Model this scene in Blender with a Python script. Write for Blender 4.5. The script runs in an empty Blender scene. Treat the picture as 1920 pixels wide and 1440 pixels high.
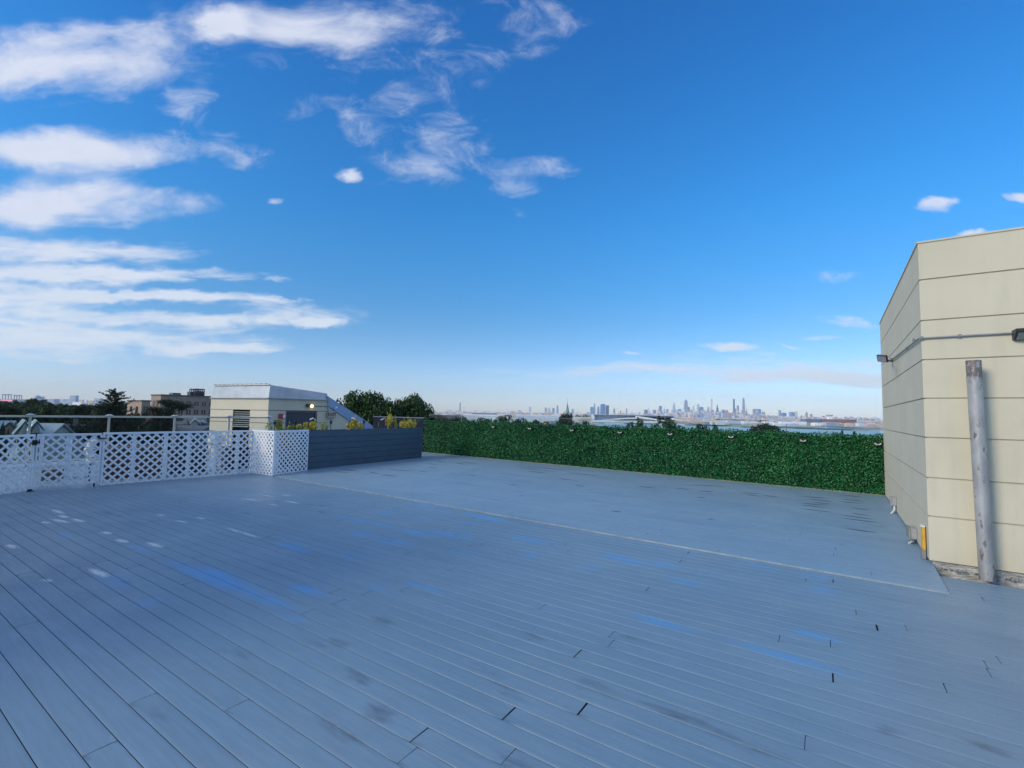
import bpy, bmesh, math, random
import numpy as np
from mathutils import Vector, Matrix
random.seed(7); rng = np.random.default_rng(11)
S = bpy.context.scene
C = S.collection
# ------------------------------------------------------------------ camera
EYE = 1.72
FPX, CX, CY = 880.0, 960.0, 720.0
PITCH, ROLL = math.atan(55.5 / 880), math.atan(.0179)
def ray(x, y):
    dx, dy = x - CX, y - CY
    c, s = math.cos(ROLL), math.sin(ROLL)
    a, b = c * dx + s * dy, -s * dx + c * dy
    cp, sp = math.cos(PITCH), math.sin(PITCH)
    return Vector((a, FPX * cp + b * sp, FPX * sp - b * cp))
def at(x, y, Y):                      # survey point seen in direction (x, y), Y metres ahead of the viewer
    r = ray(x, y); return Vector((0, 0, EYE)) + r * (Y / r.y)
def on_z(x, y, z=0.0):                # ... lying on the level z
    r = ray(x, y); return Vector((0, 0, EYE)) + r * ((z - EYE) / r.z)
def on_wall(x, y, p, d):              # ... lying on the vertical plane through p along d
    r = ray(x, y); n = Vector((-d[1], d[0], 0))
    t = n.dot(Vector((p[0], p[1], 0))) / n.dot(Vector((r.x, r.y, 0)))
    return Vector((0, 0, EYE)) + r * t
cam = bpy.data.objects.new('camera', bpy.data.cameras.new('camera')); C.objects.link(cam)
cam.data.sensor_width = 36; cam.data.lens = 36 * FPX / 1920
cam.data.clip_start = .05; cam.data.clip_end = 80000
o_ = ray(CX, CY); X_ = (ray(CX + 1, CY) - o_).normalized(); Y_ = -(ray(CX, CY + 1) - o_).normalized(); Z_ = -o_.normalized()
M_ = Matrix((X_, Y_, Z_)).transposed().to_4x4(); M_.translation = (0, 0, EYE)
cam.matrix_world = M_
S.camera = cam
S.view_settings.view_transform = 'Standard'; S.view_settings.look = 'None'
S.view_settings.exposure = 0.0; S.view_settings.gamma = 1
S.render.engine = 'CYCLES'
S.cycles.use_denoising = True
S.cycles.max_bounces = 6; S.cycles.volume_bounces = 0; S.cycles.transparent_max_bounces = 12

# ------------------------------------------------------------------ world: sky with clouds
SUN_EL, SUN_AZ = math.radians(27), math.radians(240)      # compass-like: from +Y towards +X
sun_dir = Vector((math.sin(SUN_AZ) * math.cos(SUN_EL), math.cos(SUN_AZ) * math.cos(SUN_EL), math.sin(SUN_EL)))
W = bpy.data.worlds.new('World'); S.world = W; W.use_nodes = True
def build_world():
    nt = W.node_tree; N = nt.nodes; L = nt.links
    for n in list(N): N.remove(n)
    out = N.new('ShaderNodeOutputWorld'); bg = N.new('ShaderNodeBackground')
    def mth(op, a, b=None, c=None, clamp=False):
        n = N.new('ShaderNodeMath'); n.operation = op; n.use_clamp = clamp
        for i, v in enumerate((a, b, c)):
            if v is None: continue
            if isinstance(v, (int, float)): n.inputs[i].default_value = v
            else: L.new(v, n.inputs[i])
        return n.outputs[0]
    sky = N.new('ShaderNodeTexSky'); sky.sky_type = 'NISHITA'; sky.sun_disc = False
    sky.sun_elevation = SUN_EL; sky.sun_rotation = SUN_AZ
    sky.air_density = 1.0; sky.dust_density = .35; sky.ozone_density = 2.2; sky.altitude = 20
    tc = N.new('ShaderNodeTexCoord'); sp = N.new('ShaderNodeSeparateXYZ'); L.new(tc.outputs['Generated'], sp.inputs[0])
    x, y, z = sp.outputs
    ay = mth('MAXIMUM', mth('ABSOLUTE', y), .02)
    p = mth('DIVIDE', x, ay); q = mth('DIVIDE', z, ay)
    # tint of the clear air by height above the horizon
    rmp = N.new('ShaderNodeValToRGB'); L.new(mth('ARCSINE', z), rmp.inputs[0])
    cr = rmp.color_ramp; cr.interpolation = 'B_SPLINE'
    cr.elements[0].position = 0.0; cr.elements[0].color = SKY_TINT[0][1]
    cr.elements[1].position = SKY_TINT[-1][0]; cr.elements[1].color = SKY_TINT[-1][1]
    for pos, col in SKY_TINT[1:-1]:
        e = cr.elements.new(pos); e.color = col
    mul = N.new('ShaderNodeVectorMath'); mul.operation = 'MULTIPLY'
    L.new(sky.outputs[0], mul.inputs[0]); L.new(rmp.outputs[0], mul.inputs[1])
    mul2 = N.new('ShaderNodeVectorMath'); mul2.operation = 'SCALE'; L.new(mul.outputs[0], mul2.inputs[0]); mul2.inputs['Scale'].default_value = 2.0
    # clouds
    def noise(sx, sy, scale, detail, rough, off, dist=0.0):
        cb = N.new('ShaderNodeCombineXYZ')
        L.new(mth('MULTIPLY', p, sx), cb.inputs[0]); L.new(mth('MULTIPLY', q, sy), cb.inputs[1]); cb.inputs[2].default_value = off
        n = N.new('ShaderNodeTexNoise'); L.new(cb.outputs[0], n.inputs['Vector'])
        n.inputs['Scale'].default_value = scale; n.inputs['Detail'].default_value = detail
        n.inputs['Roughness'].default_value = rough; n.inputs['Distortion'].default_value = dist
        return n.outputs[0]
    nA = noise(1, 2.0, 3.2, 9, .62, 1.3, .35)          # billows
    nB = mth('ADD', mth('MULTIPLY', noise(1, 6.0, 3.0, 8, .6, 5.1, .5), .7), mth('MULTIPLY', noise(1, 4.5, 11, 6, .6, 7.7, .8), .3))
    # warp of the mask lookup
    wx = mth('MULTIPLY', mth('SUBTRACT', noise(1, 1.6, 6, 4, .6, 9.0), .5), .16)
    wy = mth('MULTIPLY', mth('SUBTRACT', noise(1, 1.6, 6, 4, .6, 12.0), .5), .07)
    cb = N.new('ShaderNodeCombineXYZ'); L.new(mth('ADD', p, wx), cb.inputs[0]); L.new(mth('ADD', q, wy), cb.inputs[1])
    def masks(items):
      total = None
      for (cx, cy, rx, ry, s) in items:
          r0 = ray(cx, cy); pc, qc = r0.x / r0.y, r0.z / r0.y
          k = ray(cx, cy).y
          ix, iy = k / rx, k / ry
          m = N.new('ShaderNodeVectorMath'); m.operation = 'MULTIPLY_ADD'
          L.new(cb.outputs[0], m.inputs[0]); m.inputs[1].default_value = (ix, iy, 0); m.inputs[2].default_value = (-pc * ix, -qc * iy, 0)
          ln = N.new('ShaderNodeVectorMath'); ln.operation = 'LENGTH'; L.new(m.outputs[0], ln.inputs[0])
          mr = N.new('ShaderNodeMapRange'); mr.interpolation_type = 'SMOOTHSTEP'
          L.new(ln.outputs['Value'], mr.inputs[0]); mr.inputs[1].default_value = 0.1; mr.inputs[2].default_value = 1.6
          mr.inputs[3].default_value = s; mr.inputs[4].default_value = 0
          total = mr.outputs[0] if total is None else mth('ADD', total, mr.outputs[0])
      return total
    total = masks(CLOUDS)
    total = mth('MINIMUM', total, 1.1)
    ov = N.new('ShaderNodeMapRange'); ov.interpolation_type = 'SMOOTHSTEP'; L.new(q, ov.inputs[0]); ov.inputs[1].default_value = 1.0; ov.inputs[2].default_value = 1.9; ov.inputs[4].default_value = .85  # added cloud cover overhead, above the view, to brighten the ambient light
    total = mth('MAXIMUM', total, ov.outputs[0])
    wisp = masks(WISPS); nD = noise(1, 1.5, 8.5, 10, .66, 31.0, .6)
    low = N.new('ShaderNodeMapRange'); L.new(q, low.inputs[0]); low.inputs[1].default_value = .5; low.inputs[2].default_value = .28
    nz = mth('ADD', mth('MULTIPLY', nB, low.outputs[0]), mth('MULTIPLY', nA, mth('SUBTRACT', 1, low.outputs[0])))
    dens = mth('ADD', mth('MULTIPLY', total, 1.05), mth('MULTIPLY', mth('SUBTRACT', nz, .5), mth('ADD', 2.6, mth('MULTIPLY', low.outputs[0], 1.1))))
    dens = mth('MULTIPLY', dens, mth('MINIMUM', mth('MULTIPLY', total, 6), 1))
    sm = N.new('ShaderNodeMapRange'); sm.interpolation_type = 'SMOOTHSTEP'; L.new(dens, sm.inputs[0])
    sm.inputs[1].default_value = .10; sm.inputs[2].default_value = 1.15; sm.inputs[3].default_value = 0; sm.inputs[4].default_value = .93
    wd = mth('ADD', mth('MULTIPLY', wisp, .66), mth('MULTIPLY', mth('SUBTRACT', nD, .5), 3.4)); wd = mth('MULTIPLY', wd, mth('MINIMUM', mth('MULTIPLY', wisp, 4), 1))
    ws = N.new('ShaderNodeMapRange'); ws.interpolation_type = 'SMOOTHSTEP'; L.new(wd, ws.inputs[0]); ws.inputs[1].default_value = .1; ws.inputs[2].default_value = 1.75; ws.inputs[4].default_value = .72
    alpha = mth('MAXIMUM', sm.outputs[0], ws.outputs[0])
    nC = noise(1, 1.7, 9, 5, .55, 20.0)
    cc = N.new('ShaderNodeMix'); cc.data_type = 'RGBA'
    L.new(nC, cc.inputs[0]); cc.inputs[6].default_value = CLOUD_COL[0]; cc.inputs[7].default_value = CLOUD_COL[1]
    lowc = N.new('ShaderNodeMix'); lowc.data_type = 'RGBA'
    lf = N.new('ShaderNodeMapRange'); L.new(q, lf.inputs[0]); lf.inputs[1].default_value = .42; lf.inputs[2].default_value = .05
    L.new(lf.outputs[0], lowc.inputs[0]); L.new(cc.outputs[2], lowc.inputs[6]); lowc.inputs[7].default_value = CLOUD_LOW
    mx = N.new('ShaderNodeMix'); mx.data_type = 'RGBA'
    L.new(alpha, mx.inputs[0]); L.new(mul2.outputs[0], mx.inputs[6]); L.new(lowc.outputs[2], mx.inputs[7])
    L.new(mx.outputs[2], bg.inputs[0]); bg.inputs[1].default_value = SKY_STRENGTH
    L.new(bg.outputs[0], out.inputs[0])
    W.cycles.sampling_method = 'MANUAL'; W.cycles.sample_map_resolution = 1024
SKY_STRENGTH = .12
K = 1 / SKY_STRENGTH
SKY_TINT = [(0.0, (.50, .58, .84, 1)), (.05, (.50, .57, .80, 1)), (.147, (.27, .46, .62, 1)), (.25, (.18, .49, .70, 1)), (.40, (.115, .57, .87, 1)), (.71, (.07, .48, .90, 1)), (1.0, (.07, .46, .88, 1))]
CLOUD_COL = [(.66 * K, .72 * K, .88 * K, 1), (.83 * K, .86 * K, .97 * K, 1)]
CLOUD_LOW = (.72 * K, .83 * K, .95 * K, 1)
WISPS = [(700, 198, 150, 48, .62), (690, 258, 110, 34, .5), (848, 262, 62, 62, .95), (800, 322, 170, 30, .6), (885, 135, 66, 38, .7), (392, 262, 55, 26, 1.0), (475, 293, 55, 24, 1.15), (1000, 312, 90, 22, .75), (968, 355, 44, 16, .8), (760, 70, 105, 66, 1.0), (985, 35, 105, 62, .85), (350, 190, 50, 62, 1.0), (320, 100, 70, 36, .75), (1560, 518, 90, 12, .7), (560, 110, 220, 26, .5), (990, 410, 30, 20, .35), (560, 588, 130, 26, .7), (330, 640, 260, 18, .7)]
CLOUDS = [(80, 118, 225, 72, 1.1), (120, 282, 225, 40, 1.1), (140, 378, 215, 42, .95),
    (0, 400, 110, 50, .6), (90, 468, 260, 24, 1.0), (170, 516, 300, 16, .95), (40, 560, 330, 60, .62), (300, 557, 200, 11, .9), (330, 600, 300, 14, .9),
    (560, 583, 110, 20, .75), (600, 603, 45, 10, .8), (150, 640, 380, 26, .75), (430, 650, 110, 10, .8), (0, 620, 200, 50, .5),
    (560, 45, 220, 58, .95), (412, 45, 42, 34, .62),
    (655, 325, 24, 14, 1.0),
    (512, 368, 18, 8, .6), (518, 527, 22, 5, .6),
    (1762, 375, 30, 11, .9), (1750, 390, 22, 9, .6), (1908, 371, 28, 10, 1.0), (1825, 438, 28, 7, .9), (1600, 606, 66, 10, .85),
    (1365, 655, 48, 8, .8), (1480, 648, 26, 4, .6), (1197, 667, 20, 4, .6), (1540, 630, 50, 7, .5), (1480, 690, 270, 26, .42), (1350, 708, 420, 20, .36), (1560, 712, 200, 14, .4)]
build_world()
sun = bpy.data.objects.new('sun', bpy.data.lights.new('sun', 'SUN')); C.objects.link(sun)
sun.data.energy = 2.6; sun.data.angle = math.radians(20); sun.data.color = (1, .86, .66)
sun.rotation_euler = sun_dir.to_track_quat('Z', 'Y').to_euler()

# ------------------------------------------------------------------ helpers
def tag(o, label=None, cat=None, group=None, kind=None):
    if label: o['label'] = label
    if cat: o['category'] = cat
    if group: o['group'] = group
    if kind: o['kind'] = kind
    return o
def empty(name, loc, label, cat, group=None, rz=0.0):
    o = bpy.data.objects.new(name, None); C.objects.link(o); o.empty_display_size = .2
    o.location = loc; o.rotation_euler = (0, 0, rz)
    return tag(o, label, cat, group)
class MB:                                  # collects faces, links ONE mesh object
    def __init__(s): s.v = []; s.f = []; s.mi = []; s.m = 0
    def poly(s, pts, faces):
        b = len(s.v); s.v += [tuple(p) for p in pts]; s.f += [tuple(b + i for i in f) for f in faces]; s.mi += [s.m] * len(faces); return s
    def box(s, x0, x1, y0, y1, z0, z1, M=None):
        p = [Vector((x, y, z)) for z in (z0, z1) for y in (y0, y1) for x in (x0, x1)]
        if M is not None: p = [M @ q for q in p]
        return s.poly(p, [(0, 2, 3, 1), (4, 5, 7, 6), (0, 1, 5, 4), (2, 6, 7, 3), (0, 4, 6, 2), (1, 3, 7, 5)])
    def bar(s, a, b, w, h=None, up=(0, 0, 1)):   # rectangular bar from a to b
        a, b = Vector(a), Vector(b); d = (b - a).normalized(); h = h or w
        sd = d.cross(Vector(up))
        if sd.length < 1e-4: sd = d.cross(Vector((1, 0, 0)))
        sd.normalize(); u = sd.cross(d)
        p = [q + sd * i * w / 2 + u * j * h / 2 for q in (a, b) for j in (-1, 1) for i in (-1, 1)]
        return s.poly(p, [(0, 1, 3, 2), (4, 6, 7, 5), (0, 4, 5, 1), (2, 3, 7, 6), (0, 2, 6, 4), (1, 5, 7, 3)])
    def tube(s, pts, rad, n=10, caps=True):
        pts = [Vector(p) for p in pts]; rad = rad if isinstance(rad, (list, tuple)) else [rad] * len(pts)
        b = len(s.v); prev = None
        for i, p in enumerate(pts):
            d = (pts[min(i + 1, len(pts) - 1)] - pts[max(i - 1, 0)]).normalized()
            a = prev if prev else (Vector((0, 0, 1)) if abs(d.z) < .9 else Vector((1, 0, 0)))
            sd = d.cross(a).normalized(); u = sd.cross(d).normalized(); prev = u
            for k in range(n):
                t = 2 * math.pi * k / n; s.v.append(tuple(p + (sd * math.cos(t) + u * math.sin(t)) * rad[i]))
        fs = []
        for i in range(len(pts) - 1):
            for k in range(n):
                k2 = (k + 1) % n; fs.append((b + i * n + k, b + i * n + k2, b + (i + 1) * n + k2, b + (i + 1) * n + k))
        if caps:
            fs.append(tuple(b + k for k in range(n))[::-1]); e = b + (len(pts) - 1) * n; fs.append(tuple(e + k for k in range(n)))
        s.f += fs; s.mi += [s.m] * len(fs); return s
    def cyl(s, c, r, h, n=20, r2=None): 
        c = Vector(c); return s.tube([c, c + Vector((0, 0, h))], [r, r if r2 is None else r2], n)
    def prism(s, pts, d):                       # flat outline pushed along d
        n = len(pts); d = Vector(d); P = [Vector(p) for p in pts]; Q = [p + d for p in P]
        return s.poly(P + Q, [tuple(range(n))[::-1], tuple(range(n, 2 * n))] + [(i, (i + 1) % n, n + (i + 1) % n, n + i) for i in range(n)])
    def build(s, name, mats, parent=None, bevel=0, smooth=False, loc=None):
        me = bpy.data.meshes.new(name); 
        off = Vector(loc) if loc is not None else Vector((0, 0, 0))
        me.from_pydata([tuple(Vector(v) - off) for v in s.v] if loc is not None else s.v, [], s.f)
        mats = mats if isinstance(mats, (list, tuple)) else [mats]
        for m in mats: me.materials.append(m)
        if len(mats) > 1: me.polygons.foreach_set('material_index', s.mi)
        o = bpy.data.objects.new(name, me); C.objects.link(o)
        bm = bmesh.new(); bm.from_mesh(me); bmesh.ops.recalc_face_normals(bm, faces=bm.faces)
        if bevel: bmesh.ops.bevel(bm, geom=bm.edges[:], offset=bevel, segments=1, affect='EDGES', clamp_overlap=True)
        bm.to_mesh(me); bm.free()
        if smooth:
            me.polygons.foreach_set('use_smooth', [True] * len(me.polygons))
            try: me.set_sharp_from_angle(angle=math.radians(40))
            except Exception: pass
        if loc is not None: o.location = off
        if parent is not None:
            o.parent = parent
            if loc is None: o.matrix_parent_inverse = pinv(parent)
        return o
def pinv(p):
    m = Matrix.Translation(p.location) @ p.rotation_euler.to_matrix().to_4x4()
    if p.parent: m = p.parent.matrix_basis @ m if False else m
    return m.inverted()
def copy_tree(o, parent=None):
    c = o.copy(); C.objects.link(c); c.parent = parent
    for ch in list(o.children): copy_tree(ch, c)
    return c
MATS = {}
def mat(name, col, rough=.6, metal=0.0, var=.12, scale=3.0, bump=0.0, bscale=40.0, spec=.5, col2=None, stretch=None, island=0.0, coat=0):
    if name in MATS: return MATS[name]
    m = bpy.data.materials.new(name); m.use_nodes = True; nt = m.node_tree; N, L = nt.nodes, nt.links
    b = N['Principled BSDF']; b.inputs['Roughness'].default_value = rough; b.inputs['Metallic'].default_value = metal
    b.inputs['Specular IOR Level'].default_value = spec; b.inputs['Coat Weight'].default_value = coat
    tc = N.new('ShaderNodeTexCoord'); src = tc.outputs['Object']
    if stretch:
        mp = N.new('ShaderNodeMapping'); mp.inputs['Scale'].default_value = stretch; L.new(src, mp.inputs[0]); src = mp.outputs[0]
    no = N.new('ShaderNodeTexNoise'); no.inputs['Scale'].default_value = scale; no.inputs['Detail'].default_value = 6; no.inputs['Roughness'].default_value = .6
    L.new(src, no.inputs['Vector'])
    mx = N.new('ShaderNodeMix'); mx.data_type = 'RGBA'
    c2 = col2 or tuple(c * (1 + var) for c in col)
    c1 = col if col2 else tuple(c * (1 - var) for c in col)
    mx.inputs[6].default_value = (*c1, 1); mx.inputs[7].default_value = (*c2, 1)
    st = N.new('ShaderNodeMapRange'); st.inputs[1].default_value = .33; st.inputs[2].default_value = .67; L.new(no.outputs[0], st.inputs[0])
    L.new(st.outputs[0], mx.inputs[0]); colout = mx.outputs[2]
    if island:
        g = N.new('ShaderNodeNewGeometry'); hs = N.new('ShaderNodeHueSaturation')
        mr = N.new('ShaderNodeMapRange'); mr.inputs[3].default_value = 1 - island; mr.inputs[4].default_value = 1 + island * 1.6
        L.new(g.outputs['Random Per Island'], mr.inputs[0]); L.new(mr.outputs[0], hs.inputs['Value']); L.new(colout, hs.inputs['Color']); colout = hs.outputs[0]
    L.new(colout, b.inputs['Base Color'])
    if bump:
        bn = N.new('ShaderNodeTexNoise'); bn.inputs['Scale'].default_value = bscale; bn.inputs['Detail'].default_value = 4; L.new(src, bn.inputs['Vector'])
        bp = N.new('ShaderNodeBump'); bp.inputs['Strength'].default_value = bump; bp.inputs['Distance'].default_value = .02
        L.new(bn.outputs[0], bp.inputs['Height']); L.new(bp.outputs[0], b.inputs['Normal'])
    MATS[name] = m; return m
def node_of(m, t): return [n for n in m.node_tree.nodes if n.type == t]
ANG = math.radians(-33.6)
U = Vector((math.cos(ANG), math.sin(ANG), 0)); V = Vector((-U.y, U.x, 0))
def uv(p): return p.x * U.x + p.y * U.y, p.x * V.x + p.y * V.y

# ------------------------------------------------------------------ DECK
DZ = .05                                   # level of the raised deck
def deck_material(name, base, base2, gloss, gaps=True):
    m = bpy.data.materials.new(name); m.use_nodes = True; nt = m.node_tree; N, L = nt.nodes, nt.links
    b = N['Principled BSDF']; tc = N.new('ShaderNodeTexCoord')
    def noise(scale, detail, st=None, rough=.6):
        s = tc.outputs['Object']
        if st:
            mp = N.new('ShaderNodeMapping'); mp.inputs['Scale'].default_value = st; L.new(s, mp.inputs[0]); s = mp.outputs[0]
        n = N.new('ShaderNodeTexNoise'); n.inputs['Scale'].default_value = scale; n.inputs['Detail'].default_value = detail; n.inputs['Roughness'].default_value = rough
        L.new(s, n.inputs['Vector']); return n.outputs[0]
    def mr(a, lo, hi, o0=0, o1=1):
        n = N.new('ShaderNodeMapRange'); n.interpolation_type = 'SMOOTHSTEP'; L.new(a, n.inputs[0])
        for i, v in enumerate((lo, hi, o0, o1)): n.inputs[1 + i].default_value = v
        return n.outputs[0]
    def mix(f, a, c):
        n = N.new('ShaderNodeMix'); n.data_type = 'RGBA'
        if isinstance(f, float): n.inputs[0].default_value = f
        else: L.new(f, n.inputs[0])
        for i, v in ((6, a), (7, c)):
            if isinstance(v, tuple): n.inputs[i].default_value = (*v, 1)
            else: L.new(v, n.inputs[i])
        return n.outputs[2]
    def mul(a, c, op='MULTIPLY'):
        n = N.new('ShaderNodeMath'); n.operation = op
        for i, v in ((0, a), (1, c)):
            if isinstance(v, float): n.inputs[i].default_value = v
            else: L.new(v, n.inputs[i])
        return n.outputs[0]
    at_ = N.new('ShaderNodeAttribute'); at_.attribute_name = 'stain'
    sp = N.new('ShaderNodeSeparateColor'); L.new(at_.outputs['Color'], sp.inputs[0])
    big = mr(noise(.45, 5), .35, .65); col = mix(big, base, base2)
    grain = mr(noise(3.0, 6, (1, 14, 1)), .3, .75)
    dk = mix(grain, (.92, .92, .92), (1.06, 1.06, 1.06))
    mm = N.new('ShaderNodeVectorMath'); mm.operation = 'MULTIPLY'; L.new(col, mm.inputs[0]); L.new(dk, mm.inputs[1]); col = mm.outputs[0]
    g = N.new('ShaderNodeNewGeometry'); hv = N.new('ShaderNodeHueSaturation')
    rr = N.new('ShaderNodeMapRange'); rr.inputs[3].default_value = .97; rr.inputs[4].default_value = 1.03
    L.new(g.outputs['Random Per Island'], rr.inputs[0]); L.new(rr.outputs[0], hv.inputs['Value']); L.new(col, hv.inputs['Color']); col = hv.outputs[0]
    nz = noise(7, 5, (.5, 2.0, 1)); nzf = noise(26, 5, (.5, 1.4, 1))
    def edge(ch, n_, lo, hi): return mr(mul(ch, mul(mul(n_, .5, 'SUBTRACT'), 1.1), 'ADD'), lo, hi)
    # guarded so noise alone never shows
    def guarded(ch, n_, lo, hi, k): return mul(mul(edge(ch, n_, lo, hi), mr(ch, .02, .2)), k)
    col = mix(guarded(sp.outputs[2], nz, .2, .75, .78), col, (.055, .075, .10))
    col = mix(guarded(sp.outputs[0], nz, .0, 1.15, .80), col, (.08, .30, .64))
    col = mix(guarded(sp.outputs[1], nzf, .3, .95, .85), col, (.62, .68, .70))
    # small scattered scuffs and dirt
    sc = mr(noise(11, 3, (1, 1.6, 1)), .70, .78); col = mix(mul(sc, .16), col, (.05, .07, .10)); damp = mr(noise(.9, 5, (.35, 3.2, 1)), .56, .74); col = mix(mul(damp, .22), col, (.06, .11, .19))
    sz = N.new('ShaderNodeSeparateXYZ'); L.new(tc.outputs['Object'], sz.inputs[0])
    if gaps: col = mix(mr(sz.outputs[2], -.0016, -.006), col, (.014, .018, .028))
    L.new(col, b.inputs['Base Color'])
    rg = N.new('ShaderNodeMapRange'); L.new(noise(1.3, 5), rg.inputs[0]); rg.inputs[1].default_value = .3; rg.inputs[2].default_value = .7
    rg.inputs[3].default_value = gloss - .06; rg.inputs[4].default_value = gloss + .1; L.new(rg.outputs[0], b.inputs['Roughness'])
    bp = N.new('ShaderNodeBump'); bp.inputs['Strength'].default_value = .12; bp.inputs['Distance'].default_value = .004
    L.new(noise(60, 3, (.25, 2, 1)), bp.inputs['Height']); L.new(bp.outputs[0], b.inputs['Normal'])
    b.inputs['Specular IOR Level'].default_value = .45
    return m
# stains: (x0,y0,x1,y1, half width m, channel, strength); surveyed points on the deck
ST = []
def st(ch, w, s, *quads):
    for q in quads: ST.append((*q, w, ch, s))
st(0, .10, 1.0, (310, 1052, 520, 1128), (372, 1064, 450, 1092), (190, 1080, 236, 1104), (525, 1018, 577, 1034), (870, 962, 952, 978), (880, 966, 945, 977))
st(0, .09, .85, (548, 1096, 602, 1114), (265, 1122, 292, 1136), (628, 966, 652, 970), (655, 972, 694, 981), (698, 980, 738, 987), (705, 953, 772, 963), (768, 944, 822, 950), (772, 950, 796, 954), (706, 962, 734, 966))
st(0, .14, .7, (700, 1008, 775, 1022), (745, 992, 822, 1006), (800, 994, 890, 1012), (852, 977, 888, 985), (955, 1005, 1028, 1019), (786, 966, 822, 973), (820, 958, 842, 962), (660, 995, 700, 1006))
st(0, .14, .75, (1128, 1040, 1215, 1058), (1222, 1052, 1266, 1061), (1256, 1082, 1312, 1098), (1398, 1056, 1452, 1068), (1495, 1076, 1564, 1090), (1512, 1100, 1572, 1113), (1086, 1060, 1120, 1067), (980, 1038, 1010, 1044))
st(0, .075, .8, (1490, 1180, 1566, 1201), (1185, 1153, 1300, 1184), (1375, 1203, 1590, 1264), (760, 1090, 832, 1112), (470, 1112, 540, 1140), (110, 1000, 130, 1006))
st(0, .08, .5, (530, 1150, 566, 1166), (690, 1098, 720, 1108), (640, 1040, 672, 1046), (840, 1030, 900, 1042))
st(2, .08, .42, (1060, 1268, 1200, 1318), (1190, 1310, 1400, 1392), (1340, 1372, 1480, 1430), (880, 1246, 975, 1310), (270, 1315, 322, 1358), (412, 1214, 470, 1232), (680, 1322, 742, 1350), (975, 1184, 1022, 1199), (1155, 1188, 1215, 1206), (1640, 1360, 1700, 1382), (1800, 1380, 1905, 1424), (565, 1196, 660, 1212), (690, 1155, 740, 1172), (600, 1345, 690, 1400), (930, 1395, 1010, 1440), (640, 1255, 700, 1285), (20, 930, 70, 948), (590, 957, 612, 963))
st(1, .05, 1.0, (168, 1066, 204, 1082), (276, 1017, 304, 1026), (218, 1011, 240, 1017), (136, 972, 158, 979), (96, 973, 130, 980), (98, 955, 120, 963), (14, 1021, 30, 1028), (193, 997, 207, 1001), (112, 966, 126, 971), (80, 978, 92, 981))
st(1, .035, .9, (425, 990, 455, 1000), (450, 997, 488, 1010), (450, 934, 486, 939), (495, 929, 512, 931), (530, 927, 546, 930), (536, 939, 562, 944), (330, 975, 352, 981), (296, 964, 308, 967), (82, 1086, 94, 1090), (370, 970, 384, 973), (505, 945, 520, 948))
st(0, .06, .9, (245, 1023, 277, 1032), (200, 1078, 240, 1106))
st(2, .05, .55, (190, 958, 212, 966), (215, 965, 235, 968), (335, 978, 350, 982), (455, 960, 476, 965), (570, 945, 615, 950), (228, 1088, 250, 1094))
dash = [(1195, 911, 1227, 915), (1284, 908, 1366, 913), (1270, 916, 1291, 917.5), (1312, 920.5, 1335, 922.5), (1308, 932, 1321, 933), (1389, 923, 1428, 926), (1398, 927, 1428, 931), (1434, 929, 1456, 931.5), (1506, 931, 1550, 934), (1516, 936, 1555, 939.5), (1528, 942, 1556, 945), (1503, 943, 1552, 948), (1505, 947, 1550, 952), (1502, 953.5, 1566, 961.5), (1577, 928, 1617, 932), (1580, 936, 1620, 940), (1578, 940.5, 1620, 944.5), (1603, 953, 1626, 956), (1603, 963, 1626, 966), (1583, 966, 1629, 973), (1583, 971.5, 1642, 979.5), (1581, 990, 1640, 998.5),
    (627, 884, 657, 887), (640, 880, 668, 883), (692, 885, 709, 888), (732, 880, 768, 883), (715, 890, 744, 893.5), (802, 869, 819, 871), (802, 876, 818, 878), (788, 883, 802, 885), (817, 864, 834, 867), (857, 868, 871, 871), (878, 890, 892, 892), (863, 866, 898, 870), (955, 908, 971, 910), (977, 873, 1061, 882), (977, 877, 1044, 885), (992, 883, 1023, 887), (1047, 897, 1078, 901), (1067, 887, 1118, 892), (1080, 910, 1098, 912), (1150, 958, 1162, 960), (1330, 973, 1338, 975)]
st(2, .055, 1.0, *dash)
def stains_for(P, z):                      # P: (n,2) world XY of deck vertices
    out = np.zeros((len(P), 3))
    for (x0, y0, x1, y1, w, ch, s) in ST:
        a, b = on_z(x0, y0, z), on_z(x1, y1, z)
        a = np.array(a[:2]); b = np.array(b[:2]); d = b - a; ln = np.hypot(*d); d /= ln
        c = (a + b) / 2; r = P - c
        if np.hypot(*c) > 30: continue
        al = np.abs(r @ d) / (ln / 2 + .04); ac = np.abs(r @ np.array([-d[1], d[0]])) / max(w, .03)
        q = np.clip(1.25 - np.sqrt(al ** 2.2 + ac ** 2) * .85, 0, 1) * s
        out[:, ch] = np.maximum(out[:, ch], q)
    return out
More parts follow.
